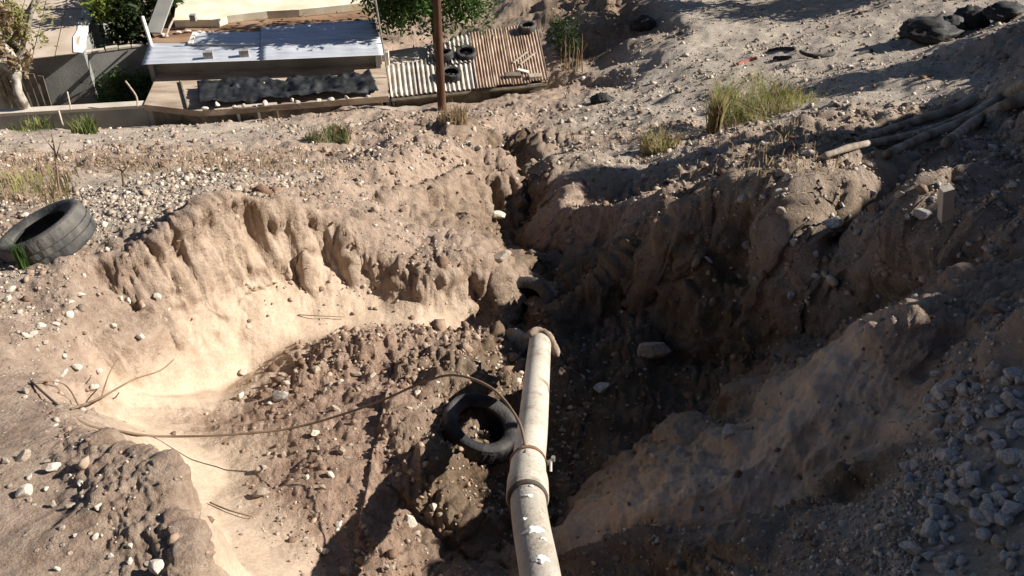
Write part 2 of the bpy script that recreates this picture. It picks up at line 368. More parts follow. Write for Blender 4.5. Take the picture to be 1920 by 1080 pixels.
# right wall foot and face
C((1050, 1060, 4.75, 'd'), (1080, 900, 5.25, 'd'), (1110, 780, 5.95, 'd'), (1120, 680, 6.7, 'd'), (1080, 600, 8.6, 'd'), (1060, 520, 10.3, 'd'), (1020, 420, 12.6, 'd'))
L((1060, 1120, 3.95, 'r'), (1110, 985, 4.25, 'w'), (1270, 930, 3.95, 'w'), (1400, 860, 3.95, 'w'), (1500, 760, 3.92, 'w'), (1590, 700, 3.9, 'w'), (1625, 625, 3.95, 'w'), (1660, 600, 3.88, 'b'), (1720, 612, 3.8, 'b'), (1790, 560, 3.95, 'b'), (1840, 508, 4.0, 'b'), (1920, 520, 3.9, 'b'), (2000, 500, 4.1, 'r'))
C((1500, 880, 3.9, 'w'), (1600, 850, 3.75, 'w'), (1400, 960, 3.85, 'w'), (1250, 1010, 3.9, 'r'), (1350, 1085, 3.5, 'd'), (1550, 1000, 3.5, 'd'), (1650, 900, 3.45, 'd'), (1700, 720, 3.72, 'b'), (1650, 780, 3.72, 'w'), (1830, 600, 3.75, 'b'), (1900, 680, 3.3, 'r'),
  (1760, 850, 3.1, 'g'), (1850, 760, 3.1, 'g'), (1850, 950, 2.72, 'g'), (1920, 1080, 2.42, 'g'), (1700, 1080, 2.68, 'g'), (1920, 850, 2.85, 'g'), (1690, 960, 2.95, 'g'))
# recess behind the first right spur
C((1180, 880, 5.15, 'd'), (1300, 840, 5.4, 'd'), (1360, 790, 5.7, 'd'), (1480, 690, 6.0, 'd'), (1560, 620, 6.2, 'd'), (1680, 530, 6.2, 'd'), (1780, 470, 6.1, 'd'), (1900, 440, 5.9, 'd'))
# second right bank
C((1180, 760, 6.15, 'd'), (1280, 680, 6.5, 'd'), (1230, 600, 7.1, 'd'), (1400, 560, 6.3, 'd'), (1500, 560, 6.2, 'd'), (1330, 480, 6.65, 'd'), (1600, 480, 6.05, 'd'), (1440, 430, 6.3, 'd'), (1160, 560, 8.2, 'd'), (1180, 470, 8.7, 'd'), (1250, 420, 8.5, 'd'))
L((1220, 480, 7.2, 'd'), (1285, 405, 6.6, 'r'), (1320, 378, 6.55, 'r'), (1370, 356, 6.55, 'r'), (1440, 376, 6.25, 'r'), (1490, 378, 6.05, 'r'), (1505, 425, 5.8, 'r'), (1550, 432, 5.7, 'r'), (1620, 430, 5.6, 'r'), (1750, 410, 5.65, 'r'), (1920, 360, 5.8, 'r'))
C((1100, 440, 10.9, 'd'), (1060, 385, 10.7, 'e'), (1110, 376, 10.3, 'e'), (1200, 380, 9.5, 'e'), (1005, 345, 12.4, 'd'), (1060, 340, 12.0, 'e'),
  (1250, 350, 9.6, 'e'), (1400, 320, 9.6, 'r'), (1560, 340, 7.4, 'r'), (1700, 350, 7.0, 'r'), (1850, 300, 7.4, 'r'), (1500, 290, 10.2, 'r'), (1640, 290, 9.6, 'r'), (1750, 250, 10.3, 'r'), (1920, 215, 10.2, 'r'),
  (1230, 300, 12.6, 'y'), (1350, 270, 12.8, 'e'), (1480, 235, 13.2, 'y'), (1600, 240, 12.6, 'r'), (1760, 205, 12.6, 'y'), (1860, 150, 13.0, 'y'), (1940, 110, 13.4, 'r'), (1650, 170, 14.4, 'y'), (1550, 195, 14.2, 'y'),
  (1120, 300, 14.0, 'y'), (1120, 230, 18.0, 'y'), (1230, 220, 17.4, 'y'), (1330, 235, 15.6, 'e'), (1420, 195, 16.4, 'y'), (1300, 150, 20.4, 'y'), (1520, 140, 18.2, 'y'), (1680, 120, 17.8, 'y'), (1800, 80, 18.4, 'y'), (1920, 40, 18.2, 'y'),
  (1200, 150, 21.5, 'y'), (1240, 105, 22.8, 'y'), (1270, 160, 20.6, 'y'), (1180, 60, 27.4, 'd'), (1120, 90, 27.2, 'd'), (1160, 120, 25.2, 'p'), (1140, 170, 23.0, 'e'), (1090, 140, 24.4, 'e'), (1060, 60, 27.6, 'e'), (1300, 60, 24.6, 'y'), (1500, 50, 24.4, 'y'), (1700, 20, 23.6, 'y'), (1900, 0, 21.4, 'y'),
  (1400, -20, 28.6, 'y'), (1250, 0, 27.8, 'y'), (1130, 0, 30.4, 'd'), (1900, -80, 27.0, 'y'), (1600, -90, 34.0, 'y'))
# world points outside the picture; the right-hand ridge is shaped to block sun
W((0, -.5, -1.75, 'e'), (0, .6, -1.85, 'e'), (-.5, 1.15, -2.1, 'e'), (.35, 1.0, -2.1, 'e'), (-.2, 1.75, -3.2, 'b'), (.5, 1.75, -3.1, 'b'), (-1.2, .6, -1.9, 'e'), (1.0, .5, -1.7, 'e'), (2.2, .8, -1.5, 'g'), (2.4, 1.8, -1.75, 'g'),
  (-3, -.5, -1.8, 'e'), (3, -.5, -.9, 'e'), (3.2, 2.4, -1.4, 'r'), (3.4, 3.8, -2.15, 'r'), (4.6, 4.2, -1.55, 'r'), (5.6, 6.0, -2.4, 'r'), (7.2, 7.4, -1.7, 'r'), (7.0, 4.5, -.1, 'r'), (6, 3, -.3, 'e'), (6, 4.2, -.5, 'e'), (6, 2.0, .4, 'e'), (9, 2.2, 3.1, 'e'), (9, 2.8, 2.6, 'e'), (9, 3.5, 2.0, 'e'), (9, 4.2, 1.78, 'e'), (9, 4.55, 1.8, 'e'), (9, 5.15, 1.7, 'e'), (9, 5.5, 1.3, 'e'), (9, 5.95, .5, 'e'), (9, 6.6, .35, 'e'), (9, 7.4, .2, 'e'), (9, 8.5, -.5, 'e'), (9, 9.6, -1.7, 'e'), (9, 10.4, -3.0, 'e'), (9.2, 12.3, -4.2, 'e'), (14, 5, 3.6, 'e'), (14, 9, 1.6, 'e'), (13, 14, -4.2, 'e'), (16, 20, -6.0, 'e'),
  (-4.5, 2, -2.6, 'e'), (-5.5, 5, -3.9, 'e'), (-8, 8, -5.0, 'e'), (-12, 14, -8.0, 'e'), (-16, 20, -10.3, 'p'),
  (-20, -10, 2.5, 'e'), (0, -15, 6.0, 'e'), (20, -10, 9.0, 'e'), (26, 8, 4.0, 'e'), (28, 24, -5.5, 'e'), (-24, 5, -4.5, 'e'), (-28, 22, -10.6, 'e'),
  (-14, 21.5, -11.9, 'p'), (-9, 20.9, -11.9, 'p'), (-4, 21.6, -11.9, 'p'), (-2.9, 22.8, -11.7, 'p'), (1.1, 23.2, -11.2, 'e'), (1.0, 26.5, -11.4, 'e'), (-3, 27, -11.9, 'e'), (-9, 25, -12, 'p'), (-15, 26, -12, 'p'),
  (0, 34, -11.8, 'e'), (-14, 36, -12.2, 'e'), (14, 36, -10.6, 'y'), (0, 60, -13.5, 'e'), (-50, 60, -14, 'e'), (60, 60, -9, 'e'),
  (0, 450, -24, 'e'), (-450, 450, -24, 'e'), (450, 450, -14, 'e'), (-450, 0, -14, 'e'), (450, 0, 16, 'e'), (-450, -450, 120, 'e'), (0, -450, 130, 'e'), (450, -450, 130, 'e'), (-60, 0, -6, 'e'), (60, 0, 9, 'e'), (0, -60, 25, 'e'), (50, -50, 26, 'e'), (-50, -50, 18, 'e'))

cv, ce, cf, ov, oe, of_ = delaunay_2d_cdt([Vector((p[0], p[1])) for p in PTS], EDGES, [], 0, 1e-5)
Z0 = np.array([p[2] for p in PTS]); A0 = np.array([ZONES[p[3]] for p in PTS])
nv = len(cv); TV = np.array([(v.x, v.y) for v in cv]); TZ = np.zeros((nv, 9))
for i in range(nv):
    o_ = ov[i]
    if o_: TZ[i, 0] = Z0[o_[0]]; TZ[i, 1:] = A0[o_[0]]
    else:
        d2 = [(p[0] - TV[i, 0]) ** 2 + (p[1] - TV[i, 1]) ** 2 for p in PTS]; k = np.argsort(d2)[:2]
        ww = 1 / (np.array([d2[j] for j in k]) + 1e-9); ww /= ww.sum()
        TZ[i, 0] = (Z0[k] * ww).sum(); TZ[i, 1:] = (A0[k] * ww[:, None]).sum(0)
RMIN, RMAX, NR = .45, 420.0, 1300
az = np.concatenate([np.linspace(-180, -46, 60, endpoint=False), np.linspace(-46, -37, 30, endpoint=False), np.linspace(-37, 37, 740, endpoint=False), np.linspace(37, 46, 30, endpoint=False), np.linspace(46, 180, 60, endpoint=False)])
az = np.radians(az); NA = len(az)
lr = np.linspace(math.log(RMIN), math.log(RMAX), NR)
X = np.sin(az)[:, None] * np.exp(lr)[None, :]; Y = np.cos(az)[:, None] * np.exp(lr)[None, :]
T = np.zeros((NA, NR, 9), dtype=np.float64); seen = np.zeros((NA, NR), bool)
tri = np.array([f for f in cf])
for b0 in range(0, NA, 23):
    xs = X[b0:b0 + 23]; ys = Y[b0:b0 + 23]; bx0, bx1, by0, by1 = xs.min(), xs.max(), ys.min(), ys.max()
    for t in tri:
        a, b, c = TV[t]
        if max(a[0], b[0], c[0]) < bx0 or min(a[0], b[0], c[0]) > bx1 or max(a[1], b[1], c[1]) < by0 or min(a[1], b[1], c[1]) > by1: continue
        den = (b[1] - c[1]) * (a[0] - c[0]) + (c[0] - b[0]) * (a[1] - c[1])
        if abs(den) < 1e-12: continue
        l1 = ((b[1] - c[1]) * (xs - c[0]) + (c[0] - b[0]) * (ys - c[1])) / den
        l2 = ((c[1] - a[1]) * (xs - c[0]) + (a[0] - c[0]) * (ys - c[1])) / den
        l3 = 1 - l1 - l2
        m = (l1 >= -1e-6) & (l2 >= -1e-6) & (l3 >= -1e-6)
        if m.any():
            T[b0:b0 + 23][m] = l1[m][:, None] * TZ[t[0]] + l2[m][:, None] * TZ[t[1]] + l3[m][:, None] * TZ[t[2]]
            seen[b0:b0 + 23] |= m
# rounding of the facets (blur proportional to distance)
def blur(a, n, axis):
    pad = [(0, 0)] * a.ndim; pad[axis] = (n, n)
    p = np.pad(a, pad, mode='edge'); c = np.cumsum(p, axis=axis)
    z = np.zeros_like(np.take(c, [0], axis=axis)); c = np.concatenate([z, c], axis=axis)
    k = 2 * n + 1; N = a.shape[axis]
    return (np.take(c, np.arange(k, k + N), axis=axis) - np.take(c, np.arange(0, N), axis=axis)) / k
for _ in range(1):
    T[..., :1] = blur(blur(T[..., :1], 3, 0), 2, 1)
    T[..., 1:] = blur(blur(T[..., 1:], 6, 0), 4, 1)
def sample(Tb, ai, ri):
    ai = np.clip(ai, 0, NA - 1.001); ri = np.clip(ri, 0, NR - 1.001)
    a0 = ai.astype(int); r0 = ri.astype(int); fa = (ai - a0)[..., None]; fr = (ri - r0)[..., None]
    return (Tb[a0, r0] * (1 - fa) + Tb[a0 + 1, r0] * fa) * (1 - fr) + (Tb[a0, r0 + 1] * (1 - fa) + Tb[a0 + 1, r0 + 1] * fa) * fr
# spacing of rows follows the surface
R_ = np.exp(lr)
dz = np.abs(np.gradient(T[..., 0], axis=1)); dr = np.gradient(R_)[None, :]
wt = np.sqrt(dr ** 2 + (1.3 * dz) ** 2) / R_[None, :]
wt = wt * np.where(R_ < 1.2, .3, np.where(R_ > 34, .25, 1.0))[None, :]
wt = blur(blur(wt, 10, 0), 3, 1)
NRF = 900
cw = np.cumsum(wt, axis=1); ri = np.zeros((NA, NRF))
for i in range(NA):
    ri[i] = np.interp(np.linspace(cw[i, 0], cw[i, -1], NRF), cw[i], np.arange(NR))
ri = blur(ri, 4, 0)
ai = np.repeat(np.arange(NA)[:, None].astype(float), NRF, 1)
lrf = lr[0] + ri * (lr[1] - lr[0]); rf = np.exp(lrf)
gx = np.sin(az)[:, None] * rf; gy = np.cos(az)[:, None] * rf
# ragged edges: warp of the lookup
near = np.clip((30 - rf) / 20, 0, 1); block_k = np.where((gx < -.75) & (rf < 4.3), .3, 1.0)
wx = (fbm(gx * 1.6, gy * 1.6, gx * 0, 4, 11) * .10) * np.clip(rf / 6, .2, 1.6) * near
wy = (fbm(gx * 1.6, gy * 1.6, gx * 0 + 9, 4, 21) * .10) * np.clip(rf / 6, .2, 1.6) * near
gxw = gx + wx; gyw = gy + wy
azw = np.arctan2(gxw, gyw); lrw = np.log(np.maximum(np.hypot(gxw, gyw), RMIN))
aiw = np.interp(azw, az, np.arange(NA))
S = sample(T, aiw, (lrw - lr[0]) / (lr[1] - lr[0]))
gz = S[..., 0]; ZN = S[..., 1:]
sandA, redA, greyA, gravA, clodA, roughA, fluteA, shadeA = [ZN[..., i] for i in range(8)]
G = np.stack([gx, gy, gz], -1)
def normals(G):
    da = np.gradient(G, axis=0); db = np.gradient(G, axis=1)
    n = np.cross(db, da); n = n / (np.linalg.norm(n, axis=-1, keepdims=True) + 1e-12)
    n[n[..., 2] < 0] *= -1
    return n
N = normals(G)
steep = np.clip((.85 - N[..., 2]) / .45, 0, 1)
x, y, z = gx.astype(np.float32), gy.astype(np.float32), gz.astype(np.float32)
sc = np.clip(rf / 6, .5, 3.0)
D = fbm(x * 1.1, y * 1.1, z * 1.1, 3, 1) * .09 * np.sqrt(sc) * (.3 + roughA)
D += fluteA * steep * (billow(x * 3.2, y * 3.2, z * 1.5, 3, 5) * .034 + fbm(x * 9, y * 9, z * 3.0, 4, 8, .6) * .032)
crk = np.clip(1 - np.abs(vnoise(x * 4.3, y * 4.3, z * 1.1, 61)) * 3.2, 0, 1) ** 2 * np.clip(vnoise(x * 1.9, y * 1.9, z * 1.9, 62) + .25, 0, 1)
D -= (fluteA * steep * .055 + roughA * .012) * crk
D += fluteA * steep * (vnoise(x * .8, y * .8, z * 8, 63) * .022 + np.clip(vnoise(x * 1.5, y * 1.5, z * 15, 64) * 3, -1, 1) * .010)
D += fluteA * (.35 + .65 * steep) * (fbm(x * 13, y * 13, z * 6, 4, 71, .65) * .026 + billow(x * 6, y * 6, z * 2.6, 3, 81, .6) * .022)
D += roughA * fbm(x * 5, y * 5, z * 5, 3, 31) * .035
D += clodA * (billow(x * 6, y * 6, z * 6, 4, 41, .6) * .021) * np.clip(rf / 5, .6, 2)
D += (roughA * .5 + gravA * .3) * fbm(x * 17, y * 17, z * 17, 3, 51, .6) * .014
far = np.clip(rf / 6, .7, 2.6)
D += shadeA * (billow(x * 1.3 / far, y * 1.3 / far, z * 1.0 / far, 4, 91, .6) * .11 * far)
D += np.clip(clodA * .35 + roughA * .2, 0, .5) * near * billow(x * 2.1 / far, y * 2.1 / far, z * 2.1 / far, 3, 95, .6) * .05 * far
rm = np.clip((gravA - .4) * 4, 0, 1) * np.clip((clodA - .25) * 6, 0, 1) * near
uu, vv = x * .91 + y * .42, -x * .42 + y * .91
D += rm * billow(uu * .4, vv * 1.5, z * .5, 3, 97, .55) * .13
mk = (rf < 24) & (rf > 1.2) & (np.abs(az)[:, None] < math.radians(38)) & ((fluteA * .8 + clodA + shadeA + roughA * .3) > .22)
xm, ym, zm, fm = x[mk], y[mk], z[mk], np.clip(rf[mk] / 5, .8, 3.0).astype(np.float32)
wob = fbm(xm * 4, ym * 4, zm * 4, 2, 17) * .35
f1, f2 = worley(xm * 5.0 / fm + wob, ym * 5.0 / fm + wob, zm * 2.7 / fm, 3)
chunk = np.clip((f2 - f1) / .30, 0, 1) - .75
g1, g2 = worley(xm * 13.0 / fm + wob, ym * 13.0 / fm, zm * 9.0 / fm - wob, 5)
chip = np.clip((g2 - g1) / .35, 0, 1) - .75
sand_k = 1 - .8 * sandA[mk]
tilt = (vnoise(np.floor(xm * 5.0 / fm + wob) * 3.7, np.floor(ym * 5.0 / fm + wob) * 3.7, np.floor(zm * 2.7 / fm) * 3.7, 23))
D[mk] += sand_k * fm * (chunk * (.024 * fluteA[mk] * (.3 + .7 * steep[mk]) + .013 * clodA[mk] + .022 * shadeA[mk]) + chip * (.013 * fluteA[mk] + .012 * clodA[mk] + .012 * shadeA[mk] + .006 * roughA[mk]))
D += fluteA * np.clip((5 - rf) / 2, 0, 1) * (fbm(x * 24, y * 24, z * 11, 3, 111, .65) * .013 + billow(x * 9, y * 9, z * 4, 2, 113) * .012)
D *= np.where(rf > 36, .5, 1) * np.where(block_k < 1, .6, 1.0)
G = G + N * D[..., None]
V = G.reshape(-1, 3)
idx = np.arange(NA * NRF).reshape(NA, NRF)
nxt = np.roll(idx, -1, axis=0)
F = np.stack([idx[:, :-1], idx[:, 1:], nxt[:, 1:], nxt[:, :-1]], -1).reshape(-1, 4)
cen = len(V); V = np.concatenate([V, [[0, 0, V[idx[:, 0], 2].mean()]]])
gm = np_mesh('ground', V, F, M['ground'], smooth=False)
for nm, arr in (('sand', sandA), ('red', redA), ('grey', greyA), ('gravel', gravA), ('painted_shade', shadeA)):
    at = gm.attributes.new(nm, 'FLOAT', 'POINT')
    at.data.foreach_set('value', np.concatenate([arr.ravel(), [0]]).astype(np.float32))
ground = bpy.data.objects.new('ground', gm); col.objects.link(ground); ground['kind'] = 'structure'
bpy.context.view_layer.update()
def ray(o, d, far=1e4):
    ok, loc, nor, fi = ground.ray_cast(Vector(o), Vector(d).normalized(), distance=far)
    return (loc, nor) if ok else (None, None)
def hit(px, py):
    d = P(px, py, 1.0); l_, n_ = ray((0, 0, 0), d)
    if l_ is None: l_, n_ = PZ(px, py, -11), Vector((0, 0, 1))
    if n_.z < 0: n_ = -n_
    return l_, n_
def gnd(x, y):
    l_, n_ = ray((x, y, 60), (0, 0, -1)); return l_.z if l_ else -11.0
#@@OBJECTS@@
import bmesh
# ------------------------------------------------------------------ stones, clods, gravel
def stone_mesh(name, mat, sub, seed, sx=1, sy=1, sz=.7, jag=.28):
    bm = bmesh.new(); bmesh.ops.create_icosphere(bm, subdivisions=sub, radius=1.0)
    rs = np.random.default_rng(seed); off = rs.random(3) * 50
    co = np.array([v.co[:] for v in bm.verts]); 
    k = 1 + jag * fbm(co[:, 0] * 1.1 + off[0], co[:, 1] * 1.1 + off[1], co[:, 2] * 1.1 + off[2], 2, seed % 97)
    # chisel a few flat faces
    cs = co * k[:, None]
    for _ in range(9):
        d = rs.normal(size=3); d /= np.linalg.norm(d); lim = rs.uniform(.45, .8)
        p = cs @ d; over = np.maximum(p - lim, 0) * .92
        cs = cs - over[:, None] * d
    co = cs * np.array([sx, sy, sz])
    for v, c in zip(bm.verts, co): v.co = c
    me = bpy.data.meshes.new(name); bm.to_mesh(me); bm.free(); me.materials.append(mat)
    return me
def base_shape(sub, seed, sz=.7, jag=.6):
    me = stone_mesh('tmp', M['clod'], sub, seed, 1, 1, sz, jag)
    v = np.empty(len(me.vertices) * 3); me.vertices.foreach_get('co', v)
    f = np.array([p.vertices[:] for p in me.polygons]); bpy.data.meshes.remove(me)
    return v.reshape(-1, 3), f
def scatter(name, weight, n, size_fn, mat, sub, seeds, label, cat, sink=.42, rmin=1.3, rmax=34, tone=(0, 1), flat=.7):
    rs = np.random.default_rng(seeds)
    inside = (np.abs(az)[:, None] < math.radians(37)) & (rf > rmin) & (rf < rmax)
    inside &= ~((gx < 1.3) & (gy > 20.0))
    wgt = (weight * inside).ravel().astype(float); wgt = np.maximum(wgt, 0); wgt /= wgt.sum()
    pick = rs.choice(len(wgt), size=n, p=wgt)
    pos = G.reshape(-1, 3)[pick] + rs.normal(size=(n, 3)) * .012 * rf.ravel()[pick][:, None] * np.array([.5, .5, 0])
    pos[:, 2] = G.reshape(-1, 3)[pick][:, 2]; pos[:, :2] = G.reshape(-1, 3)[pick][:, :2] + rs.normal(size=(n, 2)) * .0012 * rf.ravel()[pick][:, None]
    nr = N.reshape(-1, 3)[pick]; r = rf.ravel()[pick]
    sz = size_fn(rs, r)
    bases = [base_shape(sub, 100 + seeds * 7 + k, flat) for k in range(6)]
    Vs, Fs, Tn = [], [], []; off = 0
    which = rs.integers(0, 6, n); tones = tone[0] + (tone[1] - tone[0]) * rs.random(n) ** 1.4
    for k in range(6):
        ii = np.where(which == k)[0]; bv, bf = bases[k]; m = len(ii)
        an = rs.uniform(0, 2 * np.pi, m); ca, sa = np.cos(an), np.sin(an)
        stretch = rs.uniform(.65, 1.35, (m, 3)); v = bv[None] * stretch[:, None, :] * sz[ii][:, None, None]
        tl = rs.normal(0, .5, m); ct, st = np.cos(tl), np.sin(tl)
        vy = v[..., 1] * ct[:, None] - v[..., 2] * st[:, None]; vz = v[..., 1] * st[:, None] + v[..., 2] * ct[:, None]
        vx = v[..., 0] * ca[:, None] - vy * sa[:, None]; vy2 = v[..., 0] * sa[:, None] + vy * ca[:, None]
        v = np.stack([vx, vy2, vz], -1) + (pos[ii] + nr[ii] * (sz[ii] * (.55 - sink))[:, None])[:, None, :]
        Vs.append(v.reshape(-1, 3)); nbv = len(bv)
        Fs.append((bf[None] + (off + np.arange(m) * nbv)[:, None, None]).reshape(-1, 3)); off += m * nbv
        Tn.append(np.repeat(tones[ii], nbv))
    me = np_mesh(name, np.concatenate(Vs), np.concatenate(Fs), mat)
    at = me.attributes.new('tone', 'FLOAT', 'POINT'); at.data.foreach_set('value', np.concatenate(Tn).astype(np.float32))
    o = bpy.data.objects.new(name, me); col.objects.link(o)
    return tag(o, label, cat, kind='stuff')
def tone_mat(name, c0, c1, c2):
    m, nt, b = new_mat(name); n = nt.nodes; l = nt.links
    a = n.new('ShaderNodeAttribute'); a.attribute_name = 'tone'
    cr = n.new('ShaderNodeValToRGB'); e = cr.color_ramp.elements; e[0].color = (*c0, 1); e[1].color = (*c2, 1); e[1].position = 1
    k = e.new(.55); k.color = (*c1, 1)
    tc = n.new('ShaderNodeTexCoord'); tx = n.new('ShaderNodeTexNoise'); tx.inputs['Scale'].default_value = 22; tx.inputs['Detail'].default_value = 5
    l.new(tc.outputs['Object'], tx.inputs['Vector'])
    mx = n.new('ShaderNodeMix'); mx.data_type = 'RGBA'; mx.blend_type = 'MULTIPLY'; mx.inputs[0].default_value = .6
    r2 = n.new('ShaderNodeValToRGB'); r2.color_ramp.elements[0].position = .3; r2.color_ramp.elements[1].position = .65
    r2.color_ramp.elements[0].color = (.45, .42, .38, 1)
    l.new(tx.outputs['Fac'], r2.inputs[0]); l.new(a.outputs['Fac'], cr.inputs[0])
    l.new(cr.outputs[0], mx.inputs[6]); l.new(r2.outputs[0], mx.inputs[7]); l.new(mx.outputs[2], b.inputs['Base Color'])
    b.inputs['Roughness'].default_value = .9; b.inputs['Specular IOR Level'].default_value = .15
    bp = n.new('ShaderNodeBump'); bp.inputs['Strength'].default_value = .5; bp.inputs['Distance'].default_value = .02
    l.new(tx.outputs['Fac'], bp.inputs['Height']); l.new(bp.outputs[0], b.inputs['Normal'])
    return m
M['gravel'] = tone_mat('gravel_mixed', (.22, .17, .13), (.40, .33, .265), (.68, .60, .50))
M['clods'] = tone_mat('clods_mixed', (.19, .12, .08), (.33, .235, .17), (.46, .36, .27))
patch = np.clip(fbm(x * .9, y * .9, z * .9, 3, 77) + .35, 0.05, 1.3)
scatter('gravel', (gravA * patch ** 1.6 * (1 - steep * .8) + gravA ** 3 * 1.2) * block_k, 42000, lambda rs, r: np.clip(.0026 * r ** .72 * rs.lognormal(0, .55, len(r)), .004, .09), M['gravel'], 1, 3,
        'loose pale and grey gravel strewn over the slope and banks', 'gravel', tone=(.05, 1))
scatter('soil_clods', (clodA * patch + roughA * .10) * (1 - steep * .55) * block_k, 7500, lambda rs, r: np.clip(.0042 * r ** .8 * rs.lognormal(0, .55, len(r)), .008, .085), M['clods'], 1, 5,
        'crumbled reddish soil clods over the gully floor and banks', 'soil', sink=.4)

SM = {k: [stone_mesh('stone_' + k, M['stone_' + k], 3, 900 + 31 * j + len(k), 1.15, .95, .72) for j in range(5)] for k in ('grey', 'pale', 'brown')}
def stone(px, py, wpx, kind, label, group=None, name='stone', sink=.3, rot=None, flat=1.0, big=30):
    l_, n_ = hit(px, py); d = l_.y * CP - l_.z * SP
    r_ = wpx / FPX * d / 2
    label = label.replace('KIND', {'grey': 'grey', 'pale': 'pale', 'brown': 'tan'}[kind]).replace('SIZE', 'larger' if wpx > big else 'smaller')
    o = bpy.data.objects.new(name, random.choice(SM[kind])); col.objects.link(o)
    o.location = l_ + n_ * r_ * (.7 - sink)
    o.scale = (r_, r_ * random.uniform(.75, 1.0), r_ * random.uniform(.8, 1.2) * flat)
    o.rotation_euler = rot or (random.uniform(-.5, .5), random.uniform(-.5, .5), random.uniform(0, 6.28))
    return tag(o, label, 'stone', group)
stone(45, 931, 34, 'pale', 'oval white stone standing on edge on the stony shoulder', rot=(1.2, .4, .3), sink=.1)
stone(141, 691, 22, 'pale', 'square white stone alone on the brown slope above the sand')
stone(100, 880, 30, 'pale', 'cluster-topping white stone beside the crumbling earth block')
stone(42, 862, 32, 'brown', 'broad tan stone lying flat on the stony shoulder')
stone(490, 930, 30, 'brown', 'upright tan stone at the edge of the pale sand channel', rot=(1.3, .1, .2), sink=.1)
stone(770, 985, 30, 'pale', 'jagged pale stone on the shadow edge of the debris floor', rot=(1.0, .5, .2), sink=.1)
stone(818, 606, 20, 'pale', 'small white stone at the foot of the sunlit scarp')
stone(935, 488, 34, 'brown', 'rounded rock sticking out of the spur over the gully slot', name='rock', sink=.2)
stone(927, 405, 30, 'pale', 'pale rock hanging at the lip of the far gully bank', name='rock', sink=.2)
stone(1555, 420, 52, 'grey', 'flat grey rock lying behind the sun-tipped rubble edge', name='rock', flat=.6)
stone(1735, 405, 34, 'grey', 'round grey rock beside the short pale post', name='rock')
stone(1210, 660, 60, 'brown', 'dark rounded boulder in the shaded gully wall', name='rock')
stone(1130, 735, 40, 'grey', 'grey slab stone low in the shaded gully', name='rock', flat=.5)
stone(1365, 815, 30, 'grey', 'lone grey stone in the black recess behind the pale spur', name='rock')
stone(290, 1072, 44, 'pale', 'pale stone half sunk on the rim of the earth block')
stone(530, 745, 34, 'grey', 'split grey and white stone on the debris mound')
for i in range(190):          # shaded pebble heap on the bank
    px = random.uniform(1700, 1925); py = random.uniform(700, 1090)
    if px < 1700 + (900 - py) * .28 : continue
    stone(px, py, random.choice([random.uniform(14, 28), random.uniform(14, 28), random.uniform(26, 46)]), random.choice(['grey', 'grey', 'grey', 'brown']), 'SIZE KIND pebble in the shaded heap on the gully bank', 'pebbles heaped on the shaded bank', name='pebble', sink=.2)
for i in range(60):
    px = random.uniform(0, 330); py = random.uniform(540, 1075)
    if px > 330 - (py - 540) * .1 or (px > 200 and 690 < py < 880): continue
    stone(px, py, random.uniform(9, 20), random.choice(['pale', 'pale', 'brown']), 'SIZE KIND stone scattered on the stony brown shoulder', 'stones on the stony shoulder', big=14)
for i in range(46):
    px = random.uniform(380, 840); py = random.uniform(690, 1075)
    if px < 380 + (py - 800) * .75: continue
    stone(px, py, random.uniform(9, 22), random.choice(['pale', 'brown', 'brown']), 'SIZE KIND stone among the reddish clods of the gully floor', 'stones on the debris floor', big=15)
for i in range(50):
    px = random.uniform(1280, 1900); py = random.uniform(300, 560)
    stone(px, py, random.uniform(9, 22), random.choice(['grey', 'grey', 'brown']), 'SIZE KIND stone in the shaded rubble of the opposite bank', 'stones in the shaded rubble', big=17)
for i in range(36):
    px = random.uniform(860, 1300); py = random.uniform(200, 350)
    stone(px, py, random.uniform(7, 13), random.choice(['pale', 'brown', 'brown']), 'SIZE KIND stone strewn along the far end of the gully', 'stones along the far gully', big=12)

# ------------------------------------------------------------------ tyres
def tyre(name, label, loc, axis, R=.31, wd=.2, mat='rubber', group=None, spin=0):
    t = thing(name, label, 'tyre', loc, group)
    t.rotation_mode = 'QUATERNION'; t.rotation_quaternion = Vector(axis).normalized().to_track_quat('Z', 'Y')
    n = 72; h = wd / 2
    def rev(prof, step=None):
        V, F = [], []
        for i in range(n):
            a = 2 * math.pi * i / n
            for r_, z_ in prof(i): V.append((r_ * math.cos(a), r_ * math.sin(a), z_))
        m = len(prof(0))
        for i in range(n):
            j = (i + 1) % n
            for k in range(m - 1): F.append((i * m + k, i * m + k + 1, j * m + k + 1, j * m + k))
        return V, F
    def tr(i):
        g = R - .004 if i % 3 == 0 else R
        g2 = R - .004 if (i + 1) % 3 == 0 else R
        return [(R * .955, -h * .97), (g * .985, -h * .8), (g, -h * .55), (g, -h * .30), (R - .012, -h * .28), (R - .012, -h * .22), (g2, -h * .2), (g2, h * .2), (R - .012, h * .22), (R - .012, h * .28), (g, h * .30), (g, h * .55), (g * .985, h * .8), (R * .955, h * .97)]
    V, F = rev(tr); mesh_obj('tread', V, F, M[mat], t, world=False)
    for s in (-1, 1):
        pr = [(R * .955, s * h * .97), (R * .92, s * h * 1.04), (R * .84, s * h * 1.07), (R * .76, s * h * 1.03), (R * .68, s * h * .93), (R * .625, s * h * .84), (R * .605, s * h * .76), (R * .62, s * h * .68), (R * .72, s * h * .82), (R * .84, s * h * .86), (R * .92, s * h * .7), (R * .93, 0)]
        V, F = rev(lambda i: pr); mesh_obj('sidewall', V, F, M[mat], t, smooth=True, world=False)
    return t
l_, n_ = hit(92, 452)
tyre('tyre', 'dusty black tyre lying tilted on the gravel rim above the sunlit scarp', P(88, 444, 5.70), (-.36, .04, .93), .295, .20, 'rubber_dusty')
l_, n_ = hit(896, 815)
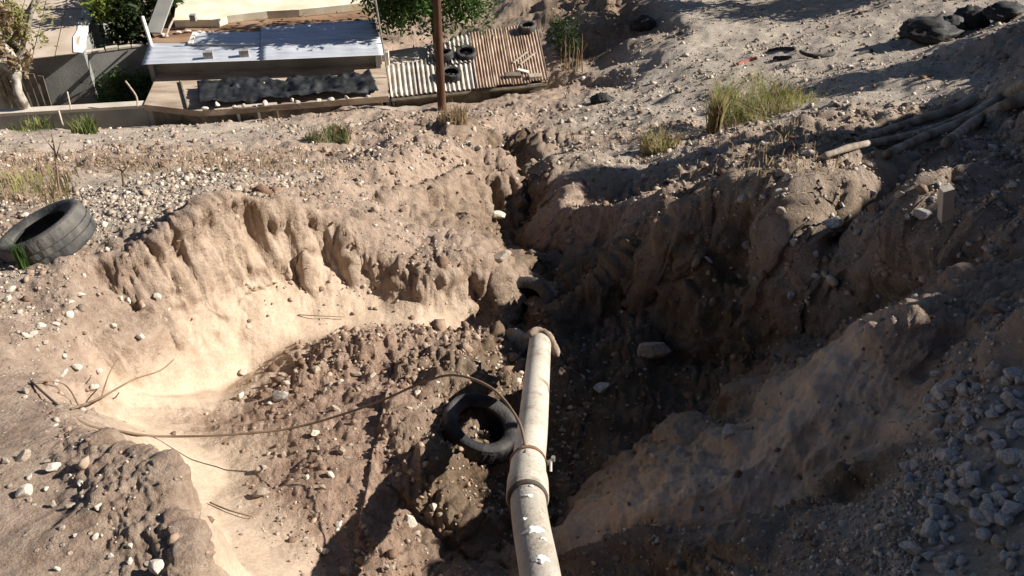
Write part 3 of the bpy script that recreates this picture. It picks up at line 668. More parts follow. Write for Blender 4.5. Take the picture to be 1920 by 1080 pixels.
tyre('tyre', 'black tyre half in shadow lying beside the pipe on the debris floor', l_ + Vector((-.01, 0, .0)), (.33, -.02, .92), .235, .25)
l_, n_ = hit(992, 572)
tyre('tyre', 'muddy tyre sunk in the dark mouth of the gully slot', l_ + Vector((-.05, .1, -.14)), (-.25, -.25, .9), .30, .2)

# ------------------------------------------------------------------ drain pipe
base = P(1013, 1080, 3.05)
pipe = thing('drain_pipe', 'cream plastic drain pipe hanging over the gully in two joined lengths', 'pipe', base)
def pipe_seg(pts, r, mat, th=.008, seg=40):
    pts = smoothpath(pts, 8); Vo, Fo = tube(pts, r, seg, cap=False); Vi, Fi = tube(pts, r - th, seg, cap=False)
    n = len(Vo); V = Vo + Vi; F = Fo + [tuple(reversed([i + n for i in f])) for f in Fi]
    m = len(pts)
    for k in range(seg):
        j = (k + 1) % seg
        F.append((k, k + n, j + n, j)); a = (m - 1) * seg; F.append((a + k, a + j, a + j + n, a + k + n))
    o = mesh_obj('pipe_length', V, F, M[mat], pipe, smooth=True)
    return o
pA = [P(1075, 1480, 2.45), P(1040, 1250, 2.72), P(1013, 1080, 3.05), P(995, 980, 3.36), P(988, 915, 3.62)]
pB = [P(988, 905, 3.66), P(990, 875, 3.82), P(999, 800, 4.28), P(1007, 705, 5.1), P(1013, 640, 5.85)]
for mm in ('pvc', 'pvc_dirty'):
    nt = M[mm].node_tree; n = nt.nodes; l = nt.links; b = n['Principled BSDF']; src = b.inputs['Base Color'].links[0].from_socket
    tc = n.new('ShaderNodeTexCoord'); t1 = n.new('ShaderNodeTexNoise'); t1.inputs['Scale'].default_value = 7; t1.inputs['Detail'].default_value = 9; t1.inputs['Roughness'].default_value = .7
    l.new(tc.outputs['Object'], t1.inputs['Vector']); r1 = n.new('ShaderNodeValToRGB'); r1.color_ramp.elements[0].position = .52; r1.color_ramp.elements[1].position = .68; l.new(t1.outputs['Fac'], r1.inputs[0])
    k1 = n.new('ShaderNodeMix'); k1.data_type = 'RGBA'; k1.inputs[7].default_value = (.22, .16, .11, 1); l.new(r1.outputs[0], k1.inputs[0]); l.new(src, k1.inputs[6])
    t2 = n.new('ShaderNodeTexNoise'); t2.inputs['Scale'].default_value = 90; t2.inputs['Detail'].default_value = 3; l.new(tc.outputs['Object'], t2.inputs['Vector'])
    r2 = n.new('ShaderNodeValToRGB'); r2.color_ramp.elements[0].position = .60; r2.color_ramp.elements[1].position = .68; l.new(t2.outputs['Fac'], r2.inputs[0])
    k2 = n.new('ShaderNodeMix'); k2.data_type = 'RGBA'; k2.inputs[7].default_value = (.24, .18, .13, 1); l.new(r2.outputs[0], k2.inputs[0]); l.new(k1.outputs[2], k2.inputs[6]); l.new(k2.outputs[2], b.inputs['Base Color'])
sa = pipe_seg(pA, .071, 'pvc_dirty'); sa['label'] = 'dusty upper length spattered with plaster'
pipe_seg(pB, .073, 'pvc')
def along(p, q, ts, rs, seg=40, inner=None):
    p = Vector(p); q = Vector(q)
    return tube([p.lerp(q, t) for t in ts], rs, seg, cap=inner is None)
j0, j1 = P(989, 935, 3.53), P(990, 872, 3.84)
V, F = along(j0, j1, (0, .02, .45, .58, .62, 1.0), (.079, .086, .086, .083, .078, .077), inner=1)
so = mesh_obj('socket', V, F, M['pvc'], pipe, smooth=True)
V, F = along(j0, j1, (-.045, -.04, .01, .012), (.072, .082, .0835, .072), inner=1)
mesh_obj('rubber_seal', V, F, M['seal'], so, smooth=True)
c0 = j0.lerp(j1, 1.06); ax = (j1 - j0).normalized()
V, F = tube([c0 - ax * .012, c0 - ax * .012, c0 + ax * .012, c0 + ax * .012], [.07, .080, .080, .07], 40, cap=False)
cl = mesh_obj('wire_clamp', V, F, M['rust'], pipe)
side = ax.cross(Vector((0, 0, 1))).normalized()
b0 = c0 + side * .079
V, F = join([tube([b0, b0 + side * .022 + Vector((0, 0, .01))], .012, 8), tube([b0 + side * .02 + Vector((0, 0, .03)), b0 + side * .02 - ax * .05 + Vector((0, 0, -.02))], .006, 8), tube([b0 + side * .03 + Vector((0, 0, .02)), b0 + side * .03 + Vector((0, 0, .045))], .009, 6)])
mesh_obj('bolt', V, F, M['steel'], cl)
upn = side.cross(ax).normalized()
if upn.z < 0: upn = -upn
for px, py, d, ww_, sh_ in ((1003, 955, 3.44, .016, .10), (1008, 1015, 3.22, .030, .05), (1019, 1070, 3.06, .026, .22), (992, 934, 3.52, .008, -.25), (1010, 941, 3.5, .010, .3), (985, 1000, 3.28, .009, -.35), (1030, 1040, 3.15, .010, .5)):
    c = P(px, py, d); pts_c = None
    # nearest axis point, then out to the surface on the camera side
    axp = min(smoothpath(pA, 12), key=lambda q: (q - c).length)
    tdir = (P(995, 980, 3.36) - P(1013, 1080, 3.05)).normalized()
    out = (c - axp); out = out - tdir * out.dot(tdir); camd = (-axp).normalized(); camd = camd - tdir * camd.dot(tdir)
    out = (camd.normalized() + Vector((sh_, 0, 0))).normalized()
    cc = axp + out * .071; e1 = tdir; e2 = out.cross(e1)
    bm = bmesh.new(); bmesh.ops.create_icosphere(bm, subdivisions=3, radius=1)
    vs = []
    for v in bm.verts:
        k = 1 + .7 * float(fbm(np.array([v.co.x * 2 + px]), np.array([v.co.y * 2.]), np.array([v.co.z * 2.]), 2, 3)[0])
        q = cc + (e1 * v.co.x * ww_ * .75 * k + e2 * v.co.y * ww_ * k) + out * v.co.z * .006
        q = q - out * ((q - cc).dot(e2) ** 2 / (2 * .072))
        vs.append(q)
    fs = [[w_.index for w_ in f.verts] for f in bm.faces]; bm.free()
    mesh_obj('plaster_splash', vs, fs, M['plaster'], sa, smooth=True)
# rag over the far pipe end
rp = smoothpath([P(992, 628, 5.78), P(1012, 619, 5.80), P(1030, 632, 5.78), P(1040, 650, 5.76), P(1044, 668, 5.78)], 5)
V, F = tube(rp, [(.024 + .005 * math.sin(i * .8)) * (1 if i < len(rp) - 2 else .7) for i in range(len(rp))], 12)
V = [v + Vector((random.uniform(-1, 1), random.uniform(-1, 1), random.uniform(-1, 1))) * .003 for v in V]
tag(recenter(mesh_obj('rag', V, F, M['rag'], smooth=True)), 'twisted tan rag knotted over the lower end of the pipe', 'rag')
# mound that carries the far pipe end
l_, n_ = hit(955, 640)
stone(962, 640, 70, 'brown', 'rounded muddy boulder against the lower end of the pipe', name='rock', sink=.35)

# ------------------------------------------------------------------ cable from the block to the clamp
def on(px, py, up=.01):
    l_, n_ = hit(px, py); return l_ + Vector((0, 0, up))
cb = [on(60, 718), on(150, 790, .0), on(235, 815, .02), P(300, 818, 4.55), P(430, 815, 4.62), P(560, 800, 4.65), P(700, 757, 4.55), P(800, 714, 4.45), P(860, 704, 4.35), P(925, 730, 4.2), P(970, 785, 4.0), P(984, 832, 3.88), P(985, 850, 3.78)]
V, F = tube(smoothpath(cb, 8), .0065, 8)
tag(recenter(mesh_obj('cable', V, F, M['cable'], smooth=True)), 'thin brown cable sagging from the earth block to the pipe clamp', 'cable')
# twigs
def twig(name, label, lines, r=.006, mat='twig', cat='twig', group=None):
    V, F = join([tube(smoothpath(p, 5), [r * k * (1 - .6 * i / (len(p) * 5)) for i in range((len(p) - 1) * 5 + 1)], 6) for p, k in lines])
    return tag(recenter(mesh_obj(name, V, F, M[mat], smooth=True)), label, cat, group)
twig('twig', 'dry forked twig leaning against the sand wall', [([on(135, 770), P(190, 745, 4.5), P(250, 712, 4.75), P(300, 695, 5.0), P(326, 674, 5.1)], 1), ([P(190, 745, 4.5), P(205, 700, 4.75), P(222, 672, 4.95)], .7), ([P(150, 765, 4.3), P(120, 720, 4.4), P(60, 715, 4.2)], .8)])
twig('twig', 'thin stick lying across the pale sand channel', [([on(395, 945, .012), on(430, 960, .014), on(475, 972, .012)], .8)])
twig('twig', 'thin root end poking out of the sunlit scarp', [([on(560, 592, .01), on(600, 598, .03), on(648, 600, .03)], .7)])

# ------------------------------------------------------------------ utility pole
pb, _ = hit(829, 206)
pts = [pb + Vector((0, 0, -.6)), pb, pb + Vector((.0, 0, 1.5)), pb + Vector((.02, 0, 4)), pb + Vector((.03, 0, 8.2))]
up = thing('utility_pole', 'tall dark brown wooden utility pole standing before the corrugated shed', 'pole', pb)
V, F = tube(smoothpath(pts, 5), [.118 - .035 * i / 20 for i in range(21)], 18); mesh_obj('shaft', V, F, M['wood_pole'], up, smooth=True)
for dz_, ln in ((7.7, 1.7),):
    V, F = box(pb + Vector((.03, -.12, dz_)), ln, .09, .11); mesh_obj('crossarm', V, F, M['wood_pole'], up)
    for sx_ in (-.7, .7):
        V, F = tube([pb + Vector((.03 + sx_, -.12, dz_ + .05)), pb + Vector((.03 + sx_, -.12, dz_ + .18))], [.035, .05], 10); mesh_obj('insulator', V, F, M['steel'], up)

# ------------------------------------------------------------------ roofs
def patch_uv(c, u, v):
    a, b, c2, d = c      # front-left, front-right, back-right, back-left
    return a * (1 - u) * (1 - v) + b * u * (1 - v) + c2 * u * v + d * (1 - u) * v
def corr(name, c, waves, amp, mat, parent, axis='u', n_along=6, thick=.004, sag=.0, per=6):
    """corrugated sheet over the quad c; the waves follow u (ridges run front to back) or v"""
    nw = waves * per + 1; V, F = [], []
    nrm = (c[1] - c[0]).cross(c[3] - c[0]).normalized()
    rr = [[random.uniform(-1, 1) * sag for _ in range(n_along)] for _ in range(3)]
    for i in range(nw):
        for j in range(n_along):
            s_, t_ = i / (nw - 1), j / (n_along - 1)
            u, v = (s_, t_) if axis == 'u' else (t_, s_)
            q = patch_uv(c, u, v) + nrm * (amp * math.cos(2 * math.pi * i / per) + rr[0][j] * math.sin(s_ * 3.14))
            V.append(q)
    for i in range(nw - 1):
        for j in range(n_along - 1):
            F.append((i * n_along + j, (i + 1) * n_along + j, (i + 1) * n_along + j + 1, i * n_along + j + 1))
    o = mesh_obj(name, V, F, M[mat], parent, smooth=True)
    so_ = o.modifiers.new('thickness', 'SOLIDIFY'); so_.thickness = thick; so_.offset = 0
    return o
def sub(c, u0, u1, v0, v1, up=0):
    z_ = Vector((0, 0, up))
    return [patch_uv(c, u0, v0) + z_, patch_uv(c, u1, v0) + z_, patch_uv(c, u1, v1) + z_, patch_uv(c, u0, v1) + z_]
def wall_between(name, a, b, zt, zb, th, mat, parent):
    a = Vector(a); b = Vector(b); d = (b - a); d.z = 0; d.normalize(); nn = Vector((-d.y, d.x, 0)) * th
    V = [Vector((a.x, a.y, zb)), Vector((b.x, b.y, zb)), Vector((b.x, b.y, 0)) + nn + Vector((0, 0, zb)), Vector((a.x, a.y, 0)) + nn + Vector((0, 0, zb))]
    V += [Vector((q.x, q.y, zt)) for q in V]
    F = [(3, 2, 1, 0), (4, 5, 6, 7), (0, 1, 5, 4), (1, 2, 6, 5), (2, 3, 7, 6), (3, 0, 4, 7)]
    return mesh_obj(name, V, F, M[mat], parent)

# --- corrugated shed
SC = [PZ(733, 182, -10.22), PZ(1026, 153, -10.22), PZ(1003, 44, -9.98), PZ(722, 88, -9.98)]
shed = thing('corrugated_shed', 'low shed roofed with silver and rusty corrugated sheets behind the pole', 'shed', (SC[0] + SC[1]) / 2 + Vector((0, 0, -.4)))
uR = .545
for i in range(3):
    corr('roof_sheet', sub(SC, i * uR / 3, (i + 1) * uR / 3 + .008, 0, .62, .012 * (i % 2)), 6, .026, 'galv_old', shed, sag=.01)
for i in range(2):
    corr('roof_sheet', sub(SC, .26 + i * .145, .26 + (i + 1) * .145, .5 - .06 * i, .86 + .08 * i, .05 + .012 * i), 5, .026, 'galv_old', shed, sag=.01)
V, F = prism([q for q in sub(SC, .02, .40, .60, .95, -.07)], .05); mesh_obj('flat_board', V, F, M['concrete_pale'], shed)
for i in range(4):
    u0 = uR + i * (1 - uR) / 4
    corr('rusty_roof_sheet', sub(SC, u0, u0 + (1 - uR) / 4 + .008, 0.0 + random.uniform(-.02, .02), 1.0, .02 + .012 * (i % 2)), 6, .022, 'rust_sheet', shed, sag=.012)
V, F = tube([SC[0] + Vector((0, .05, -.1)), SC[1] + Vector((0, .05, -.1))], .07, 8); mesh_obj('front_beam', V, F, M['wood_dark'], shed)
V, F = tube([SC[1] + Vector((-.02, 0, -.02)), SC[2] + Vector((-.02, 0, .0))], .035, 8); mesh_obj('edge_pole', V, F, M['wood_grey'], shed)
ins = .12
W4 = [patch_uv(SC, .03, .05), patch_uv(SC, .97, .05), patch_uv(SC, .97, .95), patch_uv(SC, .03, .95)]
for i in range(4): wall_between('wall', W4[i], W4[(i + 1) % 4], -10.36 if i == 0 else -10.2, -12.2, .08, 'wood_dark', shed)
def on_roof(c, px, py, up=0):
    a, b, d_ = c[0], c[1], c[3]; nrm = (b - a).cross(d_ - a); dr_ = P(px, py, 1)
    return dr_ * (a.dot(nrm) / dr_.dot(nrm)) + Vector((0, 0, up))
tyre('tyre', 'small grey tyre on the back corner of the rusty roof sheets', on_roof(SC, 989, 58, .12), (-.1, -.1, 1), .25, .17, 'rubber_dusty')
tyre('tyre', 'black tyre on the silver sheets next to the rusty half of the shed', on_roof(SC, 874, 108, .12), (.05, -.25, 1), .29, .19)
tyre('tyre', 'black tyre on the shed roof close behind the pole, lower one', on_roof(SC, 846, 146, .11), (.1, -.1, 1), .29, .19)
tyre('tyre', 'black tyre on the shed roof close behind the pole, upper one', on_roof(SC, 832, 112, .12), (-.2, .1, 1), .28, .19)
def plank(name, label, a, b, wdt, th, mat, cat='plank', group=None):
    a = Vector(a); b = Vector(b); d = (b - a); L_ = d.length; q = d.to_track_quat('X', 'Z')
    V, F = box((0, 0, 0), L_, wdt, th)
    V = [(q @ Vector(v)) + (a + b) / 2 for v in V]
    return tag(recenter(mesh_obj(name, V, F, M[mat])), label, cat, group)
plank('stick', 'pale stick lying askew on the rusty sheets, longer one', on_roof(SC, 975, 124, .05), on_roof(SC, 1003, 102, .05), .05, .03, 'wood_grey', 'stick')
plank('stick', 'pale stick lying askew on the rusty sheets, shorter one', on_roof(SC, 962, 122, .07), on_roof(SC, 990, 100, .06), .04, .03, 'wood_grey', 'stick')
plank('board', 'white board scrap at the front edge of the rusty roof', on_roof(SC, 971, 134, .06), on_roof(SC, 990, 138, .05), .12, .03, 'white_paint', 'board')
V, F = box(on_roof(SC, 962, 146, .07) , .42, .2, .1, (.1, .05, .2)); tag(recenter(mesh_obj('block', V, F, M['wood_dark'])), 'dark timber block on the front corner of the rusty roof', 'block')
V, F = box(on_roof(SC, 1003, 148, .07), .34, .2, .09, (0, .05, .2)); tag(recenter(mesh_obj('block', V, F, M['wood_grey'])), 'weathered timber block on the front corner of the rusty roof', 'block')
# thin mast on the left of the shed
mb = PZ(736, 178, -10.5)
V, F = tube([mb + Vector((0, -.15, -.6)), mb + Vector((-.08, -.1, .8)), mb + Vector((-.2, 0, 2.4)), mb + Vector((-.28, 0, 3.4))], .022, 8)
tag(recenter(mesh_obj('mast', V, F, M['steel'], smooth=True)), 'thin grey metal mast at the silver-sheeted end of the shed', 'mast')
V, F = box(PZ(722, 112, -9.95), .22, .2, .5); tag(recenter(mesh_obj('box_panel', V, F, M['concrete_pale'])), 'small pale box beside the thin mast', 'box')

# --- house with mud terrace roof
TZ_ = -9.95
th_poly = [PZ(p_[0], p_[1], TZ_) for p_ in ((270, 196), (374, 208), (728, 180), (722, 112), (300, 128))]
hs = thing('terrace_house', 'low house with flat mud roof carrying a black tarp', 'house', th_poly[0] + Vector((0, 0, -2)))
V, F = prism(th_poly, .16); mesh_obj('roof', V, F, M['mud_roof'], hs)
cx_ = sum(th_poly, Vector()) / 5
inn = [q + (cx_ - q) * .05 for q in th_poly]
for i in range(5): wall_between('wall', inn[i], inn[(i + 1) % 5], TZ_ - .165, -12.2, .1, 'wood_dark', hs)
for px, py in ((449, 214), (487, 210), (522, 206)):
    q = PZ(px, py - 4, TZ_ - .18); V, F = tube([q + Vector((0, -.12, .02)), q + Vector((.02, -.14, -.9))], .035, 7); mesh_obj('post', V, F, M['white_paint'], hs)
q0 = PZ(338, 152, TZ_ + .03); q1 = PZ(352, 203, TZ_ + .03)
V, F = tube([q0, q1], .03, 6); mesh_obj('roof_crack_batten', V, F, M['wood_dark'], hs)
# tarp
tc_ = [PZ(376, 206, TZ_), PZ(712, 180, TZ_), PZ(694, 146, TZ_), PZ(372, 166, TZ_)]
nu, nv_ = 90, 22; V, F = [], []
for i in range(nu + 1):
    for j in range(nv_ + 1):
        u, v = i / nu, j / nv_
        e = .02 * math.sin(u * 37) + .015 * math.sin(u * 83 + 1)
        q = patch_uv(tc_, u, min(max(v + e * (1 if j in (0, nv_) else 0), -.05), 1.05))
        hgt = float(billow(np.array([q.x * 1.7]), np.array([q.y * 3.1]), np.array([0.5]), 4, 14, .6)[0]) * .085 + .10
        V.append(q + Vector((0, 0, hgt)))
for i in range(nu):
    for j in range(nv_): F.append((i * (nv_ + 1) + j, (i + 1) * (nv_ + 1) + j, (i + 1) * (nv_ + 1) + j + 1, i * (nv_ + 1) + j + 1))
tp = mesh_obj('tarp', V, F, M['tarp'], smooth=True); so_ = tp.modifiers.new('thickness', 'SOLIDIFY'); so_.thickness = .004
tag(recenter(tp), 'wrinkled black plastic tarp weighted with stones on the mud roof', 'tarp')
for k, (px, py) in enumerate(((384, 203), (407, 196), (456, 197), (478, 200), (497, 193), (548, 188), (558, 192), (598, 188), (650, 183), (690, 180), (397, 160), (495, 158), (585, 160), (655, 152), (688, 154), (620, 186), (440, 200))):
    q = PZ(px, py, TZ_ + .14); r_ = random.uniform(.045, .085)
    o = bpy.data.objects.new('stone', random.choice(SM['pale'])); col.objects.link(o); o.location = q; o.scale = (r_ * random.uniform(.8, 1.4), r_, r_ * random.uniform(.8, 1.5)); o.rotation_euler = (0, 0, k)
    tag(o, 'pale stone weighting down the edge of the black tarp', 'stone', 'stones weighting the black tarp')
V, F = prism(sub(tc_, .2, .42, -.13, -.02, .06), .04); tag(recenter(mesh_obj('board', V, F, M['concrete_pale'])), 'pale board lying along the front edge below the black tarp', 'board')

# --- house with galvanised roof
GZ = -9.5
GC = [PZ(265, 122, GZ), PZ(722, 104, GZ), PZ(702, 40, GZ + .12), PZ(352, 66, GZ + .12)]
gh = thing('metal_roofed_house', 'house with silver ribbed metal roof partly in tree shade', 'house', GC[0] + Vector((0, 0, -2.4)))
GA = [PZ(265, 122, GZ), PZ(492, 114, GZ), PZ(492, 84, GZ + .06), PZ(279, 82, GZ + .06)]
GB = [PZ(353, 84, GZ + .07), PZ(492, 84, GZ + .07), PZ(492, 60, GZ + .13), PZ(362, 63, GZ + .13)]
GD = [PZ(488, 114, GZ + .03), PZ(722, 104, GZ + .03), PZ(702, 38, GZ + .16), PZ(490, 53, GZ + .16)]
corr('roof_sheet', GA, 5, .014, 'galv', gh, 'v', 20, sag=.01); corr('roof_sheet', GB, 4, .014, 'galv', gh, 'v', 14, sag=.01)
corr('roof_sheet', sub(GD, 0, 1, 0, .5), 5, .014, 'galv', gh, 'v', 20, sag=.02); corr('roof_sheet', sub(GD, 0, 1, .49, 1, .012), 5, .014, 'galv', gh, 'v', 20, sag=.02)
gw = [PZ(276, 119, GZ - .06), PZ(712, 102, GZ - .06), PZ(700, 42, GZ - .06), PZ(290, 86, GZ - .06)]
for i in range(4): wall_between('wall', gw[i] + Vector((0, .25 if i in (0, ) else .0, 0)), gw[(i + 1) % 4] + Vector((0, .25 if i == 0 else 0, 0)), GZ - .05, -12.2, .12, 'concrete', gh)
V, F = prism(sub(GB, .0, .06, -.02, 1.0, .05), .04); mesh_obj('white_flashing', V, F, M['white_paint'], gh)
V, F = prism(sub(GB, .0, .9, -.02, .1, .03), .03); mesh_obj('white_flashing', V, F, M['white_paint'], gh)
for px, py, lb in ((392, 109, 'grey concrete block weighing the metal roof, nearer its open end'), (459, 106, 'grey concrete block weighing the metal roof, nearer the tree shade')):
    V, F = box(on_roof(GA, px, py, .10), .24, .16, .17, (0, 0, .15)); tag(recenter(mesh_obj('concrete_block', V, F, M['brick'])), lb, 'block')

# --- brown flat roof and cream roof behind
BZ = -9.62
bp_ = [PZ(280, 86, BZ), PZ(700, 56, BZ), PZ(700, -60, BZ), PZ(318, -60, BZ)]
bh = thing('brown_roofed_house', 'house with flat brown earthen roof behind the metal one', 'house', bp_[0] + Vector((0, 0, -2.4)))
V, F = prism(bp_, .18); mesh_obj('roof', V, F, M['brown_roof'], bh)
ic = sum(bp_, Vector()) / 4; bi = [q + (ic - q) * .04 for q in bp_]
for i in range(4): wall_between('wall', bi[i], bi[(i + 1) % 4], BZ - .185, -12.3, .12, 'concrete', bh)
CZ = BZ + .22
cpx = [(326, 38), (360, 37), (410, 37), (425, 30), (455, 26), (500, 21), (560, 18), (640, 10), (700, 3), (700, -60), (340, -60)]
cr_ = mesh_obj('upper_roof', *prism([PZ(a, b, CZ) for a, b in cpx], .21), M['cream_roof'], bh); cr_['label'] = 'cream painted upper roof slab with ragged edge'
for k, (px, py) in enumerate(((304, 64), (310, 66), (334, 60), (352, 58), (373, 60), (382, 62), (395, 60))):
    q = PZ(px, py, BZ + .05); o = bpy.data.objects.new('stone', random.choice(SM['pale'])); col.objects.link(o); o.location = q; o.scale = (.09, .08, .07)
    tag(o, 'pale stone lying on the brown roof behind the metal sheets', 'stone', 'stones on the brown roof')
V, F = box(PZ(362, 33, CZ + .09), .16, .14, .18); tag(recenter(mesh_obj('block', V, F, M['brick'])), 'small dark block on the cream roof slab', 'block')

# --- tan sheet roof house, courtyard walls
TZ2 = -9.55
TC = [PZ(-120, 128, TZ2), PZ(146, 100, TZ2), PZ(172, -30, TZ2 + .35), PZ(-60, -30, TZ2 + .35)]
tn = thing('tan_roofed_house', 'house with tan fibre sheet roof and torn white edge', 'house', TC[1] + Vector((0, 0, -2.4)))
for i in range(6):
    for v0, v1 in ((0, .62), (.62, 1.0)):
        c = sub(TC, i / 6 + .004, (i + 1) / 6 - .004, v0, v1 - .012, .012 * (i % 2) + (.02 if v0 else 0)); V, F = prism(c, .02); mesh_obj('roof_sheet', V, F, M['tan_sheet'], tn)
tw = [q + Vector((0, .3, -.1)) for q in TC]
for i in range(3): wall_between('wall', tw[i], tw[i + 1], TZ2 - .12, -12.2, .12, 'concrete', tn)
rag_ = []
for k in range(9):
    t_ = k / 8; a_ = patch_uv(TC, 1.0, t_ * .8); wdt = .1 + .16 * ((k * 7) % 5) / 5 * (1 - t_)
    rag_.append((a_ + Vector((-wdt, 0, .04)), a_ + Vector((.12 + .05 * (k % 2), 0, .02 - .05 * (k % 3)))))
V = [q for pr_ in rag_ for q in pr_]; F = [(2 * k, 2 * k + 1, 2 * k + 3, 2 * k + 2) for k in range(8)]
te = mesh_obj('torn_edge', V, F, M['white_paint'], tn); te.modifiers.new('thickness', 'SOLIDIFY').thickness = .02; te['label'] = 'ragged white torn edging'
# courtyard wall (shaded, grey)
cwl = thing('courtyard_wall', 'plain grey concrete courtyard wall in shade below the tan roof', 'wall', PZ(150, 100, -9.8) + Vector((0, 0, -2.3)))
A_, B_ = PZ(-150, 142, -9.82), PZ(276, 84, -9.82)
wall_between('panel', A_, B_, -9.84, -12.1, .12, 'concrete', cwl)
for k in range(9):
    t0, t1 = .45 + k * .06, .45 + (k + 1) * .06 - .006
    a_ = A_.lerp(B_, t0); b_ = A_.lerp(B_, t1); wall_between('cap_stone', a_ + Vector((0, -.02, 0)), b_ + Vector((0, -.02, 0)), -9.84 + .05 + .03 * (k % 3 == 0), -9.837, .16, 'concrete_pale', cwl)
# low parapet in front of the yard
pw = thing('parapet_wall', 'low grey parapet with pale top edge in front of the yard', 'wall', PZ(150, 205, -10.1) + Vector((0, 0, -.6)))
PA, PB, PC_ = PZ(-140, 222, -10.02), PZ(272, 198, -10.02), PZ(352, 206, -10.02)
wall_between('wall', PA, PB, -10.08, -11.8, .22, 'concrete', pw); wall_between('wall', PB + Vector((.01, 0, 0)), PC_, -10.13, -11.8, .22, 'concrete', pw)
wall_between('coping', PA + Vector((0, -.02, 0)), PB + Vector((0, -.02, 0)), -10.0, -10.077, .27, 'concrete_pale', pw)
# plank fence panel in the yard
fz = thing('plank_fence', 'dark weathered plank fence panel inside the yard', 'fence', PZ(40, 180, -11.0) + Vector((0, 0, -.6)))
for k in range(9):
    a_ = PZ(-25 + k * 13, 200, -10.75); hgt = .75 + random.uniform(-.06, .06)
    V, F = box(a_ + Vector((0, .35, hgt / 2 - .4)), .14, .025, hgt + .8, (0, random.uniform(-.06, .06), .0)); mesh_obj('plank', V, F, M['wood_dark'], fz)
V, F = box(PZ(28, 172, -10.6) + Vector((0, .33, 0)), 1.5, .03, .08, (0, 0, 0)); mesh_obj('rail', V, F, M['wood_dark'], fz)
# leaning posts
def pole_thing(label, pts, r, mat, name='post', cat='post', group=None):
    V, F = tube(smoothpath(pts, 4), r, 8); return tag(recenter(mesh_obj(name, V, F, M[mat], smooth=True)), label, cat, group)
pole_thing('white post leaning at the open corner of the metal roof', [P(281, 78, 23.6) + Vector((0, 0, -.5)), P(281, 76, 23.6), P(267, 32, 23.8)], .05, 'white_paint')
plank('slab', 'dark leaning sheet against the cream roofed house', P(288, 62, 24.4), P(318, -20, 25.2), .42, .05, 'concrete', 'sheet')
pole_thing('pale forked stick leaning on the cream roof corner', [P(310, 70, 23.9), P(318, 50, 24.0), P(326, 34, 24.1)], .03, 'wood_grey', 'stick', 'stick')
pole_thing('bent dry stick standing on the parapet by the terrace house', [P(258, 200, 21.7), P(256, 182, 21.7), P(245, 165, 21.7), P(235, 152, 21.7)], .022, 'wood_grey', 'stick', 'stick')
pole_thing('thin dry stick rising from the middle of the parapet', [P(133, 206, 21.5), P(130, 190, 21.5), P(126, 172, 21.5)], .02, 'wood_grey', 'stick', 'stick')
pole_thing('short pale stake leaning in front of the parapet', [P(118, 236, 21.2), P(114, 222, 21.2), P(110, 208, 21.2)], .025, 'wood_grey', 'stake', 'stake')
# barrel/bucket in the dark gap
V, F = tube([PZ(180, 66, -10.4), PZ(180, 66, -10.4) + Vector((0, 0, .1)), PZ(180, 66, -10.4) + Vector((0, 0, .85)), PZ(180, 66, -10.4) + Vector((0, 0, .88))], [.24, .27, .27, .24], 20)
bk = thing('water_barrel', 'dark grey barrel standing in the gap beside the tan roof', 'barrel', PZ(180, 66, -10.4))
mesh_obj('drum', V, F, M['concrete'], bk, smooth=False)
V, F = box(PZ(180, 68, -10.4) + Vector((0, -.3, .0)), .5, .1, .12); mesh_obj('white_ledge', V, F, M['white_paint'], bk)
V, F = box(PZ(180, 68, -10.4) + Vector((0, 0, -.82)), .6, .6, 1.5); mesh_obj('stand', V, F, M['concrete'], bk)

# ------------------------------------------------------------------ vegetation
def leaves(n, centre, rad, size, seed, clump=12, spread=.28, asp=.45, droop=0.0):
    rs = np.random.default_rng(seed); c = np.array(centre); rad = np.array(rad)
    cl = rs.normal(size=(clump, 3)); cl /= np.linalg.norm(cl, axis=1, keepdims=True); cl *= rs.uniform(.35, 1.0, (clump, 1)) ** .6
    k = rs.integers(0, clump, n); p = cl[k] + rs.normal(size=(n, 3)) * spread * rs.uniform(.6, 1.2, (clump, 1))[k]
    p = c + p * rad
    a = rs.normal(size=(n, 3)); a[:, 2] -= droop; a /= np.linalg.norm(a, axis=1, keepdims=True)
    b = np.cross(a, rs.normal(size=(n, 3))); b /= np.linalg.norm(b, axis=1, keepdims=True)
    s = size * rs.uniform(.6, 1.4, (n, 1)); a = a * s; b = b * s * asp
    V = np.stack([p - a, p + b * .8, p + a, p - b * .8], 1).reshape(-1, 3)
    return V, np.arange(n * 4).reshape(n, 4), c + cl * rad
def plant_mesh(name, V, F, mat, parent):
    me = np_mesh(name, V - np.array(parent.location), F, M[mat]); o = bpy.data.objects.new(name, me); col.objects.link(o); o.parent = parent; return o
def tree(name, label, base, centre, rad, n, size, mat, bark, seed, r0=.12, cat='tree', clump=16, spread=.28, extra=None, asp=.45):
    base = Vector(base); t = thing(name, label, cat, base)
    V, F, cl = leaves(n, centre, rad, size, seed, clump, spread, asp); plant_mesh('crown', V, F, mat, t)
    if extra:
        V, F, _ = leaves(extra[1], extra[2], extra[3], size, seed + 1, 6, .4, asp); plant_mesh('young_leaves', V, F, extra[0], t)
    c = Vector(centre); fork = base.lerp(c, .55); fork.z = base.z + (c.z - rad[2] * .7 - base.z) * .95
    parts = [tube(smoothpath([base - Vector((0, 0, .3)), base.lerp(fork, .5) + Vector((.06, .05, 0)), fork], 4), [r0 * (1 - .5 * i / 8) for i in range(9)], 9)]
    for q in cl[:12]:
        q = Vector(q); parts.append(tube(smoothpath([fork, fork.lerp(q, .5) + Vector((0, 0, .12)), q], 3), [r0 * .42, r0 * .36, r0 * .3, r0 * .24, r0 * .18, r0 * .12, r0 * .06], 6))
    V, F = join(parts); mesh_obj('trunk', V, F, M[bark], t, smooth=True)
    return t
